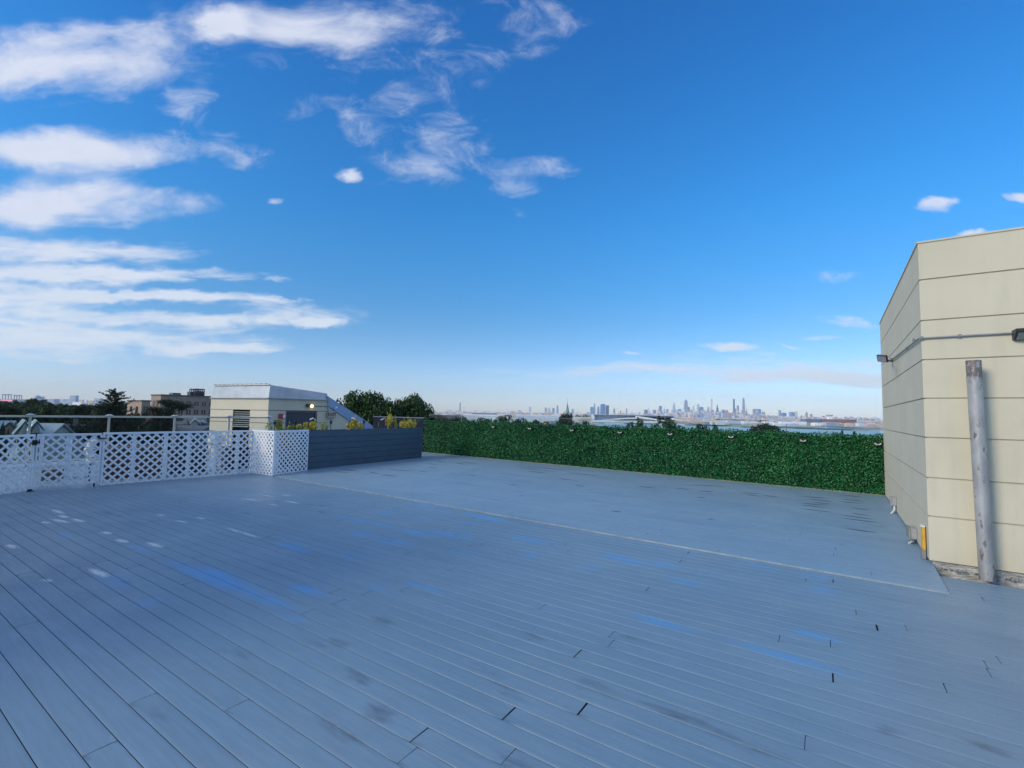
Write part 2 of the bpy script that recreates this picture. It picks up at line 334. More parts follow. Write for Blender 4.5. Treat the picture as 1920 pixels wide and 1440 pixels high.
def planks(name, ang, v0, v1, u0, u1, pitch, gap, zf, joints, material, lo_z, step=.08, clip=None):
    """boards running along local x; each board its own island"""
    c, s = math.cos(ang), math.sin(ang)
    cols = np.array([(0, -.022), (0, -.0004), (.0035, 0), (.022, 0), (.5, 0), (-.022, 0), (-.0035, 0), (0, -.0004), (0, -.022)])
    verts, faces, fac = [], [], []; nb = 0
    rows = int((v1 - v0) / pitch)
    for r in range(rows):
        va = v0 + r * pitch + gap / 2; vb = va + pitch - gap
        js = sorted(joints.get(r, []))
        if not js:
            t = u0 + rng.uniform(.5, 4.8); 
            while t < u1: js.append((t, .004)); t += 4.88
        else:
            t = js[0][0] - 4.88
            while t > u0: js.insert(0, (t, .004)); t -= 4.88
            t = js[-1][0] + 4.88
            while t < u1: js.append((t, .004)); t += 4.88
        cuts = [u0] + [j[0] for j in js] + [u1]; gp = [0] + [j[1] for j in js] + [0]
        for k in range(len(cuts) - 1):
            a, b = cuts[k] + gp[k] / 2, cuts[k + 1] - gp[k + 1] / 2
            if b - a < .05: continue
            n = max(2, int((b - a) / step) + 1)
            us = np.linspace(a, b, n); dz = rng.uniform(-.0003, .0003)
            vc = np.array([va, va, va + .0012, va + .022, (va + vb) / 2, vb - .022, vb - .0012, vb, vb])
            zc = cols[:, 1] + dz
            g = np.zeros((n, 9, 3)); g[:, :, 0] = us[:, None]; g[:, :, 1] = vc[None]
            g[:, :, 2] = zc[None] + zf(vc)[None]
            g[0, 2:7, 2] -= .001; g[-1, 2:7, 2] -= .001
            idx = nb + np.arange(n * 9).reshape(n, 9)
            f = np.stack([idx[:-1, :-1], idx[1:, :-1], idx[1:, 1:], idx[:-1, 1:]], -1).reshape(-1, 4)
            verts.append(g.reshape(-1, 3)); faces.append(f)
            faces.append(np.array([[idx[0, i] for i in (0, 1, 7, 8)], [idx[0, i] for i in (1, 2, 6, 7)], [idx[-1, i] for i in (8, 7, 1, 0)], [idx[-1, i] for i in (7, 6, 2, 1)]]))
            nb += n * 9; fac.append(np.full(n * 9, [1.0, .9, .55, 1.0, .75][int(rng.integers(5))]))
    Vv = np.concatenate(verts); Ff = np.concatenate(faces)
    me = bpy.data.meshes.new(name); me.vertices.add(len(Vv)); me.vertices.foreach_set('co', Vv.ravel())
    me.loops.add(Ff.size); me.loops.foreach_set('vertex_index', Ff.ravel().astype(np.int32))
    me.polygons.add(len(Ff)); me.polygons.foreach_set('loop_start', np.arange(0, Ff.size, 4, dtype=np.int32)); me.polygons.foreach_set('loop_total', np.full(len(Ff), 4, dtype=np.int32))
    me.update(); me.validate()
    P = np.stack([Vv[:, 0] * c - Vv[:, 1] * s, Vv[:, 0] * s + Vv[:, 1] * c], 1)
    stv = stains_for(P, lo_z); stv[:, 0] *= np.concatenate(fac); col = np.ones((len(Vv), 4), dtype=np.float32); col[:, :3] = stv
    at_ = me.color_attributes.new('stain', 'FLOAT_COLOR', 'POINT'); at_.data.foreach_set('color', col.ravel())
    me.materials.append(material)
    o = bpy.data.objects.new(name, me); C.objects.link(o); o.rotation_euler = (0, 0, ang)
    return o
PITCHW = .1419
stepA, stepB = on_z(530, 895, .012), on_z(1780, 1112, .012)
V0 = -3.4
# align plank seams with those in view: a seam passes through (0,1222)
seam = uv(on_z(0, 1222))[1]; V0 = seam - math.ceil((seam + 3.4) / PITCHW) * PITCHW
joints = {}
for (x, y, g) in [(949, 1342, .011), (1090, 1331, .012), (1643, 1171, .014), (1562, 1276, .009), (1081, 1227, .009), (785, 1378, .009), (637, 1127, .007), (683, 1113, .005), (203, 1396, .006), (268, 1309, .004),
                  (50, 1170, .003), (262, 1060, .005), (358, 1092, .006), (1213, 1105, .006), (1292, 1035, .008), (1276, 1052, .006), (1845, 1240, .004), (1768, 1280, .005), (1562, 1089, .008), (1842, 1122, .006), (842, 1030, .004), (905, 1020, .004), (1510, 1380, .003), (1700, 1180, .003)]:
    a, b = uv(on_z(x, y)); joints.setdefault(int((b - V0) / PITCHW), []).append((a, g))
for k in joints:
    js = sorted(joints[k]); joints[k] = [j for i, j in enumerate(js) if i == 0 or j[0] - js[i - 1][0] > .6]
M_deck = deck_material('deck_boards', (.148, .243, .338), (.172, .270, .362), .42)
d = planks('deck', ANG, V0, 7.15, -20.5, 9, PITCHW, .005, lambda v: v * 0, joints, M_deck, 0.0)
tag(d, kind='structure')
M_sub = mat('under_deck', (.012, .014, .018), .9)
MB().box(-20.6, 9.2, -3.6, 7.15, -.2, -.021).build('deck_base', M_sub, None).rotation_euler = (0, 0, ANG)
tag(bpy.data.objects['deck_base'], kind='structure')
# raised deck: ramp edge, then level boards
sd = (stepB - stepA).to_2d().normalized(); SANG = math.atan2(sd.y, sd.x)
SU = Vector((sd.x, sd.y, 0)); SV = Vector((-sd.y, sd.x, 0))
sv0 = stepA.x * SV.x + stepA.y * SV.y; suR = stepB.x * SU.x + stepB.y * SU.y
RAMP = 1.35
M_deck2 = deck_material('raised_deck_boards', (.180, .290, .390), (.208, .318, .415), .42, False)
hA, hB = on_z(793, 848, DZ), on_z(1655, 929, DZ)
def zf(v): return np.clip((v - sv0) / RAMP, 0, 1) * (DZ - .014) + .014
svH = max(hA.x * SV.x + hA.y * SV.y, hB.x * SV.x + hB.y * SV.y) + .3
d2 = planks('raised_deck', SANG, sv0 + .012, svH + 6, suR - 17.5, suR, PITCHW, .0012, zf, {}, M_deck2, DZ)
tag(d2, kind='structure')
m = MB(); m.box(suR - 17.5, suR - .003, sv0, sv0 + .0125, -.003, .014)
m.poly([(suR - 17.5, sv0 + .012, -.004), (suR - .002, sv0 + .012, -.004), (suR - .002, sv0 + RAMP, -.004), (suR - .002, svH + 6, -.004), (suR - 17.5, svH + 6, -.004), (suR - 17.5, sv0 + .012, -.002), (suR - .002, sv0 + .012, -.002), (suR - .002, sv0 + RAMP, DZ - .022), (suR - .002, svH + 6, DZ - .022), (suR - 17.5, svH + 6, DZ - .022), (suR - 17.5, sv0 + RAMP, DZ - .022)],
       [(0, 1, 2, 3, 4), (5, 6, 7, 10), (10, 7, 8, 9), (1, 6, 7, 2), (2, 7, 8, 3)])
o = m.build('deck_step', mat('step_edge', (.27, .34, .38), .5, var=.2, scale=6)); o.rotation_euler = (0, 0, SANG); tag(o, kind='structure')
m = MB(); m.box(suR - 12.6, suR, sv0 - .012, sv0 + .010, .001, .0165); o = m.build('step_nosing', mat('step_edge', (0, 0, 0))); o.rotation_euler = (0, 0, SANG); tag(o, kind='structure')
# flat roof under everything, out to the perimeter
m = MB(); m.box(-24, 13, -8, 22, -.6, -.21); o = m.build('roof_slab', mat('roof_membrane', (.16, .17, .18), .8, var=.2, scale=1.5)); o.rotation_euler = (0, 0, ANG); tag(o, kind='structure')

# ------------------------------------------------------------------ STUCCO BULKHEAD, right
M_st = mat('stucco', (.64, .585, .435), .85, var=.04, scale=1.1, bump=.35, bscale=220)
def stucco_weather(m):
    N, L = m.node_tree.nodes, m.node_tree.links; b = N['Principled BSDF']; src = b.inputs['Base Color'].links[0].from_socket
    tc = node_of(m, 'TEX_COORD')[0]; mp = N.new('ShaderNodeMapping'); mp.inputs['Scale'].default_value = (3.5, 3.5, .5); L.new(tc.outputs['Object'], mp.inputs[0])
    n = N.new('ShaderNodeTexNoise'); n.inputs['Scale'].default_value = 2.2; n.inputs['Detail'].default_value = 7; L.new(mp.outputs[0], n.inputs['Vector'])
    r = N.new('ShaderNodeMapRange'); r.interpolation_type = 'SMOOTHSTEP'; L.new(n.outputs[0], r.inputs[0]); r.inputs[1].default_value = .45; r.inputs[2].default_value = .8; r.inputs[4].default_value = .16
    mx = N.new('ShaderNodeMix'); mx.data_type = 'RGBA'; L.new(r.outputs[0], mx.inputs[0]); L.new(src, mx.inputs[6]); mx.inputs[7].default_value = (.33, .32, .28, 1)
    L.new(mx.outputs[2], b.inputs['Base Color'])
stucco_weather(M_st)
bc = on_z(1743, 1050, .085); bc.z = 0; bf = on_z(1660, 930, DZ)
BU = Vector((math.cos(math.radians(-34.2)), math.sin(math.radians(-34.2)), 0)); BV = (bf - bc); BV.z = 0; BL = BV.length; BV.normalize()
BH = EYE + (Vector((bc.x, bc.y)).length) * (ray(1714, 458).z / Vector(ray(1714, 458)[:2]).length)
def corner_z(x, y):
    r = ray(x, y); return EYE + Vector((bc.x, bc.y)).length * r.z / Vector((r.x, r.y)).length
GZ = [corner_z(*p) for p in [(1717.5, 526), (1721, 602), (1725, 675), (1728, 747), (1731, 820), (1734, 895), (1737, 967)]]
BW = 6.0
bld = empty('roof_bulkhead', bc, 'tall cream stucco rooftop bulkhead with horizontal grooves at the right', 'building')
def walls(p0, zs, top, base, W_, L_, bu, bv, gw=.017, gd=.02):
    m = MB(); edges = [base] + [z for g in zs for z in (g - gw / 2, g + gw / 2)] + [top]
    def prism(z0, z1, ins):
        q = [p0 + bu * a + bv * b_ for a, b_ in ((ins, ins), (W_, ins), (W_, L_ - ins), (ins, L_ - ins))]
        m.poly([Vector((p.x, p.y, z)) for z in (z0, z1) for p in q], [(0, 3, 2, 1), (4, 5, 6, 7), (0, 1, 5, 4), (1, 2, 6, 5), (2, 3, 7, 6), (3, 0, 4, 7)])
    z = base
    for g in sorted(zs):
        prism(z, g - gw / 2, 0); prism(g - gw / 2 + .0001, g + gw / 2 - .0001, gd); z = g + gw / 2
    prism(z, top, 0); return m
wz = corner_z(1742, 1045)
walls(bc, GZ, BH, .085, BW, BL, BU, BV).build('wall', M_st, bld)
m = MB(); m.prism([bc + BU * .03 + BV * .03 + Vector((0, 0, -.2)), bc + BU * BW + BV * .03 + Vector((0, 0, -.2)), bc + BU * BW + BV * BL * .99 + Vector((0, 0, -.2)), bc + BU * .03 + BV * BL * .99 + Vector((0, 0, -.2))], (0, 0, .2845))
m.build('base', mat('rough_base', (.22, .22, .21), .95, var=.8, scale=9, bump=1, bscale=22, col2=(.62, .62, .58), stretch=(1, 1, 3)), bld)
# broken mortar crumbs along the front foot
m = MB()
for i in range(260):
    t = random.uniform(.05, 4.2); p = bc + BU * t - BV * random.uniform(-.02, .035); s = random.uniform(.004, .012); z = random.uniform(0, .012)
    R = Matrix.Translation((p.x, p.y, z + s * .3)) @ Matrix.Rotation(random.uniform(0, 6), 4, Vector((random.random(), random.random(), 1)).normalized())
    m.box(-s, s * 1.5, -s * .6, s * .6, -s * .5, s * .5, R)
o = m.build('rubble', mat('mortar', (.30, .30, .28), .95, var=.5, scale=9)); tag(o, 'strip of grey crumbled mortar along the foot of the cream wall', 'rubble', kind='stuff')
m = MB(); cp = [bc - BU * .012 - BV * .012, bc + BU * (BW + .01) - BV * .012, bc + BU * (BW + .01) + BV * (BL + .012), bc - BU * .012 + BV * (BL + .012)]
m.prism([Vector((p.x, p.y, BH)) for p in cp], (0, 0, .02)); m.build('coping', M_st, bld)
# conduit
M_cond = mat('grey_metal', (.33, .34, .35), .4, .6, var=.15, scale=12)
M_dark = mat('dark_metal', (.03, .032, .036), .45, .3, var=.2, scale=10)
fa = on_wall(1722, 635, bc, BU) - BV * .02; fb = on_wall(1900, 630, bc, BU) - BV * .02
fz = fa.z
con = empty('conduit', fa, 'thin grey conduit pipe wrapping the corner of the cream wall', 'conduit')
la = on_wall(1674, 675, bc, BV) - BU * .02
m = MB(); m.tube([Vector((fb.x, fb.y, fz)), Vector((fa.x, fa.y, fz)), Vector((bc.x, bc.y, fz)) - BU * .022 - BV * .022, Vector((la.x, la.y, la.z + .0))], .011, 10); m.build('pipe', M_cond, con, smooth=True)
for p in (on_wall(1799, 633, bc, BU) - BV * .012, on_wall(1728, 635, bc, BU) - BV * .012, on_wall(1702, 653, bc, BV) - BU * .012, on_wall(1716, 638, bc, BV) - BU * .012):
    MB().box(p.x - .012, p.x + .012, p.y - .012, p.y + .012, (fz if p.y < fa.y + .2 else p.z) - .022, (fz if p.y < fa.y + .2 else p.z) + .022).build('clip', M_cond, con)
# flood light on the shaded side
fl = empty('flood_light', la, 'small black flood light on an arm, on the shaded side of the cream wall', 'light')
m = MB(); q = la - BU * .03; m.cyl(q - Vector((0, 0, .035)), .05, .07, 14); m.build('junction_box', M_cond, fl, smooth=True)
q2 = on_wall(1656, 672, bc - BU * .2, BV)
MB().tube([q, (q + q2) / 2 - Vector((0, 0, .02)), q2], .014, 8).build('arm', M_dark, fl, smooth=True)
R = Matrix.Translation(q2 - BU * .01) @ Matrix.Rotation(math.radians(-48), 4, 'Z') @ Matrix.Rotation(math.radians(-52), 4, 'X') @ Matrix.Rotation(math.radians(18), 4, 'Y')
m = MB(); m.box(-.075, .075, -.065, .065, -.02, .02, R); hd = m.build('lamp_head', M_dark, fl, bevel=.008)
m = MB(); m.box(-.062, .062, -.052, .052, -.023, -.0202, R); m.build('lens', mat('lens_grey', (.25, .27, .3), .15), fl)
# wall pack at right edge of frame
wa = on_wall(1897, 630, bc, BU)
wp = empty('wall_lamp', wa, 'dark rectangular wall lamp on the cream wall at the right edge', 'light')
Mw = Matrix.Translation(Vector((wa.x, wa.y, wa.z))) @ Matrix(((BU.x, BV.x, 0, 0), (BU.y, BV.y, 0, 0), (0, 0, 1, 0), (0, 0, 0, 1)))
m = MB(); m.poly([Mw @ Vector(p) for p in [(0, 0, -.05), (0, -.05, -.05), (0, -.16, .02), (0, -.16, .06), (0, 0, .06), (.34, 0, -.05), (.34, -.05, -.05), (.34, -.16, .02), (.34, -.16, .06), (.34, 0, .06)]],
    [(0, 1, 2, 3, 4), (9, 8, 7, 6, 5), (0, 5, 6, 1), (1, 6, 7, 2), (2, 7, 8, 3), (3, 8, 9, 4), (4, 9, 5, 0)])
m.build('housing', M_dark, wp, bevel=.004)
m = MB(); m.poly([Mw @ Vector(p) for p in [(.02, -.058, -.048), (.32, -.058, -.048), (.32, -.152, .012), (.02, -.152, .012), (.02, -.054, -.054), (.32, -.054, -.054), (.32, -.148, .006), (.02, -.148, .006)]], [(0, 1, 2, 3), (7, 6, 5, 4), (0, 4, 5, 1), (1, 5, 6, 2), (2, 6, 7, 3), (3, 7, 4, 0)])
m.build('lens', mat('lens_green', (.18, .24, .22), .12, spec=.8), wp)
# electrical boxes at the foot of the shaded side
M_pvc = mat('grey_pvc', (.30, .31, .32), .5, var=.1, scale=8); M_pvc2 = mat('old_box', (.24, .26, .24), .55, var=.2, scale=8)
def elec(px, py, w, h, label, tan=False):
    p = on_wall(px, py, bc - BU * .0, BV)
    e = empty('outlet_box', p, label, 'electrical box')
    Mx = Matrix.Translation(p) @ Matrix(((BV.x, -BU.x, 0, 0), (BV.y, -BU.y, 0, 0), (0, 0, 1, 0), (0, 0, 0, 1)))   # x along wall, y out of wall
    m = MB(); m.box(-w / 2, w / 2, .001, .07, -h / 2, h / 2, Mx); m.build('case', M_pvc, e, bevel=.006)
    m = MB(); m.box(-w / 2 - .006, w / 2 + .006, .0705, .092, -h / 2 - .006, h / 2 + .006, Mx); m.build('cover', M_pvc2 if tan else M_pvc, e, bevel=.004)
    z0 = p.z - DZ
    for k, dx in enumerate((-.03, .03)):
        m = MB(); m.tube([Mx @ Vector((dx, .035, -h / 2)), Mx @ Vector((dx, .035, -h / 2 - (z0 - h / 2) * .55)), Mx @ Vector((dx + (.0 if k else -.07), .05 if k else .09, -z0 + .005))], .014, 8); m.build('pipe', mat('white_pipe', (.6, .62, .62), .4), e, smooth=True)
    return e
elec(1681, 940, .12, .15, 'small grey outlet box with two pipes near the hedge end of the wall')
elec(1718, 999, .24, .14, 'larger grey electrical box beside the yellow board at the wall corner', True)
p = on_wall(1737, 1015, bc, BV); yb = empty('yellow_board', Vector((p.x, p.y, DZ)) - BU * .02, 'short upright yellow board leaning at the foot of the cream wall corner', 'board')
Mx = Matrix.Translation((p.x, p.y, 0)) @ Matrix(((BV.x, -BU.x, 0, 0), (BV.y, -BU.y, 0, 0), (0, 0, 1, 0), (0, 0, 0, 1)))
zt = on_wall(1735, 987, bc, BV).z; zb = on_wall(1738, 1031, bc, BV).z
m = MB()
for k in (-1, 0, 1): m.box(k * .03 - .0145, k * .03 + .0145, .012, .045 - abs(k) * .004, zb, zt, Mx)
m.build('board', mat('yellow_paint', (.60, .33, .03), .5, var=.15, scale=9), yb, bevel=.003)
MB().box(-.043, .043, .014, .052, DZ, zb - .001, Mx).build('foot', mat('foot_grey', (.22, .21, .22), .7), yb)
MB().box(-.044, .044, .012, .056, zt + .001, zt + .02, Mx).build('cap', mat('cap_white', (.65, .65, .6), .5), yb)
# leaning steel pole
pb = on_z(1851, 1087, 0); pt = at(1825, 676, pb.y * 1.0)
pole = empty('steel_pole', pb, 'rusty scuffed grey steel pipe standing against the cream wall', 'pole')
M_pole = mat('galvanised', (.26, .265, .27), .48, .25, var=.35, scale=7, stretch=(1, 1, .35), col2=(.46, .46, .45), bump=.1, bscale=60)
def rust(m):
    N, L = m.node_tree.nodes, m.node_tree.links; b = N['Principled BSDF']; src = b.inputs['Base Color'].links[0].from_socket
    tc = node_of(m, 'TEX_COORD')[0]; mp = N.new('ShaderNodeMapping'); mp.inputs['Scale'].default_value = (9, 9, 3.2); L.new(tc.outputs['Object'], mp.inputs[0])
    n = N.new('ShaderNodeTexNoise'); n.inputs['Scale'].default_value = 1.5; n.inputs['Detail'].default_value = 8; n.inputs['Roughness'].default_value = .65; L.new(mp.outputs[0], n.inputs['Vector'])
    sp = N.new('ShaderNodeSeparateXYZ'); L.new(tc.outputs['Object'], sp.inputs[0])
    g = N.new('ShaderNodeMapRange'); L.new(sp.outputs[2], g.inputs[0]); g.inputs[1].default_value = 1.95; g.inputs[2].default_value = 2.25; g.inputs[4].default_value = .16
    g2 = N.new('ShaderNodeMapRange'); L.new(sp.outputs[2], g2.inputs[0]); g2.inputs[1].default_value = .55; g2.inputs[2].default_value = .0; g2.inputs[4].default_value = .09
    a1 = N.new('ShaderNodeMath'); L.new(n.outputs[0], a1.inputs[0]); L.new(g.outputs[0], a1.inputs[1]); a2 = N.new('ShaderNodeMath'); L.new(a1.outputs[0], a2.inputs[0]); L.new(g2.outputs[0], a2.inputs[1])
    r = N.new('ShaderNodeMapRange'); r.interpolation_type = 'SMOOTHSTEP'; L.new(a2.outputs[0], r.inputs[0]); r.inputs[1].default_value = .57; r.inputs[2].default_value = .66; r.inputs[4].default_value = .7
    mx = N.new('ShaderNodeMix'); mx.data_type = 'RGBA'; L.new(r.outputs[0], mx.inputs[0]); L.new(src, mx.inputs[6]); mx.inputs[7].default_value = (.075, .035, .02, 1)
    L.new(mx.outputs[2], b.inputs['Base Color'])
rust(M_pole)
m = MB(); dp = (pt - pb); n_ = 14
m.tube([pb + dp * (i / n_) for i in range(n_ + 1)], .066, 28, caps=False); m.tube([pt, pt - dp * .06], [.058, .058], 28, caps=True)
m.poly([pt + Vector((math.cos(t) * r, math.sin(t) * r, 0)) for r in (.066, .058) for t in [2 * math.pi * k / 28 for k in range(28)]], [(k, (k + 1) % 28, 28 + (k + 1) % 28, 28 + k) for k in range(28)])
m.build('pipe', M_pole, None, smooth=True, loc=pb).parent = pole; pole.children[0].location = (0, 0, 0)
MB().box(pb.x - .04, pb.x + .12, pb.y - .09, pb.y - .085, 0, .004).build('base_plate', M_cond, pole)

# added tower, out of view at left, put there to shade the near-left boards
def loc(u, v, z): return U * u + V * v + Vector((0, 0, z))
shade_tower = empty('side_tower', loc(-6.1, .25, 0), 'added cream stucco tower out of view at the left, shading the deck', 'building')
tb = U * -6.1 + V * .25
walls(Vector((tb.x, tb.y, 0)), [.45, .87, 1.29, 1.71, 2.13, 2.55], 2.85, .0, 9.0, 4.0, -U, -V).build('wall', M_st, shade_tower)
MB().prism([loc(u, v, 2.85) for u, v in ((-6.06, .29), (-15.14, .29), (-15.14, -3.79), (-6.06, -3.79))], (0, 0, .05)).build('coping', M_st, shade_tower)

# ------------------------------------------------------------------ HEDGE FENCE with glass rail
HU = (hB - hA); HU.z = 0; HL = HU.length; HU.normalize(); HN = Vector((HU.y, -HU.x, 0))   # towards the viewer
if HN.dot(-hA) < 0: HN = -HN
HT = EYE - .365
hedge = empty('hedge_fence', hA, 'long fence of artificial green boxwood along the far edge of the deck', 'fence')
m = MB(); a0 = hA - HN * .05; b0 = hB + HU * .35 - HN * .05
m.prism([a0, b0, b0 - HN * .04, a0 - HN * .04], (0, 0, HT - DZ - .03)); m.build('backing', mat('hedge_backing', (.008, .02, .012), .95), hedge)
m = MB(); m.prism([a0 + HN * .085 - Vector((0, 0, .0)), b0 + HN * .085, b0 + HN * .055, a0 + HN * .055], (0, 0, .018)); m.build('bottom_trim', mat('trim_yellowgreen', (.17, .18, .11), .7, var=.4, scale=5), hedge)
def leaf_mesh(name, P, Nrm, size, material, parent=None, aspect=.55, jitter=.9, kind_stuff=False):
    n = len(P); rv = rng.normal(size=(n, 3)); rv /= np.linalg.norm(rv, axis=1)[:, None]
    nn = Nrm * (1 - jitter) + rv * jitter + Nrm * .25; nn /= np.linalg.norm(nn, axis=1)[:, None]
    t = np.cross(nn, rng.normal(size=(n, 3))); t /= np.linalg.norm(t, axis=1)[:, None]; b = np.cross(nn, t)
    s = size * rng.uniform(.6, 1.3, (n, 1)); w = s * aspect
    bend = nn * s * .18
    v = np.stack([P - t * s, P - b * w + bend, P + t * s, P + b * w + bend], 1).reshape(-1, 3)
    f = (np.arange(n)[:, None] * 4 + np.array([0, 1, 2, 3])[None]).astype(np.int32)
    me = bpy.data.meshes.new(name); me.vertices.add(len(v)); me.vertices.foreach_set('co', v.ravel())
    me.loops.add(f.size); me.loops.foreach_set('vertex_index', f.ravel()); me.polygons.add(n)
    me.polygons.foreach_set('loop_start', np.arange(0, f.size, 4, dtype=np.int32)); me.polygons.foreach_set('loop_total', np.full(n, 4, dtype=np.int32)); me.update()
    me.materials.append(material); o = bpy.data.objects.new(name, me); C.objects.link(o)
    if parent is not None: o.parent = parent; o.matrix_parent_inverse = pinv(parent)
    return o
M_box = mat('boxwood_leaf', (.009, .085, .030), .45, scale=1.4, island=.62, col2=(.024, .14, .042), spec=.35)
nL = 95000
s_ = rng.random(nL) ** .85; P = np.array(hA)[None] + np.array(HU)[None] * (s_ * (HL + .3))[:, None]
dep = rng.random(nL) ** .5; P += np.array(HN)[None] * (.0 + .075 * dep - .04)[:, None]
hgt = HT + .0 - DZ + .02 * np.sin(s_ * 40); P[:, 2] = DZ + .012 + rng.random(nL) * hgt
ex_ = 5000; k_ = rng.integers(0, nL, ex_); P2 = P[k_].copy(); P2[:, 2] = HT + rng.random(ex_) ** 2.2 * .05 * (1 + np.sin(s_[k_] * 90 + 1) * .6); P2 += np.array(HN)[None] * rng.uniform(-.04, .03, (ex_, 1)); P = np.concatenate([P, P2]); nL += ex_
leaf_mesh('foliage', P, np.tile(np.array(HN), (nL, 1)), .021, M_box, hedge, .6, .75)
# glass guard behind the hedge
ga, gb = hA - HN * .28, hB - HN * .28
gzA, gzB = (EYE - .10, EYE - .155)
gl = empty('glass_guard', ga, 'clear glass guard rail rising just above the back of the green hedge', 'railing')
M_glass = bpy.data.materials.new('guard_glass'); M_glass.use_nodes = True
def glassify(m, tint, refl):
    N, L = m.node_tree.nodes, m.node_tree.links
    for n in list(N): N.remove(n)
    o = N.new('ShaderNodeOutputMaterial'); mx = N.new('ShaderNodeMixShader'); t = N.new('ShaderNodeBsdfTransparent'); g = N.new('ShaderNodeBsdfGlossy'); fr = N.new('ShaderNodeFresnel'); mt = N.new('ShaderNodeMath')
    mt.operation = 'MULTIPLY'; mt.inputs[1].default_value = refl; fr.inputs[0].default_value = 1.45
    t.inputs[0].default_value = (*tint, 1); g.inputs['Roughness'].default_value = .03
    L.new(fr.outputs[0], mt.inputs[0]); L.new(mt.outputs[0], mx.inputs[0]); L.new(t.outputs[0], mx.inputs[1]); L.new(g.outputs[0], mx.inputs[2]); L.new(mx.outputs[0], o.inputs[0])
glassify(M_glass, (.86, .92, .92), .9)
npan = 8
for k in range(npan):
    p, q = ga.lerp(gb, k / npan) + HU * .008, ga.lerp(gb, (k + 1) / npan) - HU * .008
    za, zb_ = gzA + (gzB - gzA) * k / npan, gzA + (gzB - gzA) * (k + 1) / npan
    m = MB(); m.poly([Vector((p.x, p.y, DZ + .1)), Vector((q.x, q.y, DZ + .1)), Vector((q.x, q.y, zb_)), Vector((p.x, p.y, za))] + [Vector((a.x, a.y, z)) - HN * .01 for a, z in ((p, DZ + .1), (q, DZ + .1), (q, zb_), (p, za))],
        [(0, 1, 2, 3), (7, 6, 5, 4), (0, 4, 5, 1), (1, 5, 6, 2), (2, 6, 7, 3), (3, 7, 4, 0)]); m.build('glass_pane', M_glass, gl)
M_clip = mat('clip_pale', (.28, .33, .34), .35, .5)
for k in range(1, npan):
    p = ga.lerp(gb, k / npan); zt_ = gzA + (gzB - gzA) * k / npan
    MB().box(p.x - .007, p.x + .007, p.y - .007, p.y + .007, DZ, zt_).build('glazing_bar', M_clip, gl)
m = MB()
m.bar(Vector((ga.x, ga.y, gzA + .004)) , Vector((gb.x, gb.y, gzB + .004)), .014, .006); m.build('top_edge', M_clip, gl)
# half-round solar lights clipped on the hedge
M_bl = mat('black_plastic', (.012, .012, .014), .4, var=.2); M_len = mat('milky_lens', (.42, .42, .37), .25, var=.1, scale=30)
where = ['farthest left on the hedge', 'second from the left, left of the church spire', 'just right of the green church spire', 'below the white airport terminal', 'below the left bushy tree over the water', 'left of the lone dark tree', 'below open water, right of the middle', 'at the right end beside the cream wall']
proto = None
for i, (px, py) in enumerate([(926, 799), (994, 802), (1073, 805), (1163, 809), (1257, 812), (1371, 817), (1506, 824), (1646, 830)]):
    p = on_wall(px, py, hA + HN * .05, HU)
    if proto is None:
        proto = empty('solar_light', p, '', 'light', 'small half-round lights along the hedge top', math.atan2(HU.y, HU.x))
        r = .075
        def half(r0, r1, y0, y1, a0=math.pi, a1=2 * math.pi, n=14):
            m = MB(); A = [a0 + (a1 - a0) * k / n for k in range(n + 1)]
            pts = [(math.cos(a) * r_, y_, math.sin(a) * r_ * .8) for r_ in (r0, r1) for y_ in (y0, y1) for a in A]; N1 = n + 1
            fs = []
            for k in range(n):
                fs += [(k, k + 1, N1 + k + 1, N1 + k), (2 * N1 + k, 3 * N1 + k, 3 * N1 + k + 1, 2 * N1 + k + 1), (k, 2 * N1 + k, 2 * N1 + k + 1, k + 1), (N1 + k, N1 + k + 1, 3 * N1 + k + 1, 3 * N1 + k)]
            fs += [(0, N1, 3 * N1, 2 * N1), (n, 2 * N1 + n, 3 * N1 + n, N1 + n)]
            return m.poly(pts, fs)
        half(.0, .082, -.012, .02).build('backplate', M_bl, None).parent = proto
        half(.036, .070, -.05, -.0125, math.pi + .12, 1.5 * math.pi - .12).build('lens', M_len, None).parent = proto
        half(.036, .070, -.05, -.0125, 1.5 * math.pi + .12, 2 * math.pi - .12).build('lens', M_len, None).parent = proto
        m = MB(); m.box(-.085, .085, -.06, .02, .001, .02); m.build('cap', M_bl, None, bevel=.004).parent = proto
        o = proto
    else: o = copy_tree(proto); o.location = p
    tag(o, 'small half-round light with pale lens ' + where[i])

# ------------------------------------------------------------------ DARK PARAPET behind planter
M_dgrey = mat('charcoal_board', (.055, .100, .140), .5, var=.1, scale=2.5, bump=.1, bscale=80)
par = empty('parapet', on_z(795, 848, DZ), 'dark grey parapet wall with a flat cap behind the planter', 'wall')
pa = Vector((hA.x, hA.y, 0)); pl_t = EYE - .27
pd = Vector((-V.x * 0 + .10, 0, 0))
pdir = -HU
m = MB(); A_ = pa - HU * .02; B_ = A_ + pdir * 3.4
m.prism([A_ + Vector((0, 0, -.1)), B_ + Vector((0, 0, -.1)), B_ - HN * .15 + Vector((0, 0, -.1)), A_ - HN * .15 + Vector((0, 0, -.1))], (0, 0, pl_t + .1)); m.build('wall', mat('parapet_slate', (.016, .022, .034), .85, spec=.08, var=.1, scale=2), par)
m = MB(); A2 = A_ + HN * .03 + HU * .04; B2 = B_ + HN * .03
m.prism([Vector((p.x, p.y, pl_t + .001)) for p in (A2, B2, B2 - HN * .21, A2 - HN * .21)], (0, 0, .035)); m.build('cap', mat('cap_grey', (.16, .19, .24), .35, .2), par, bevel=.004)

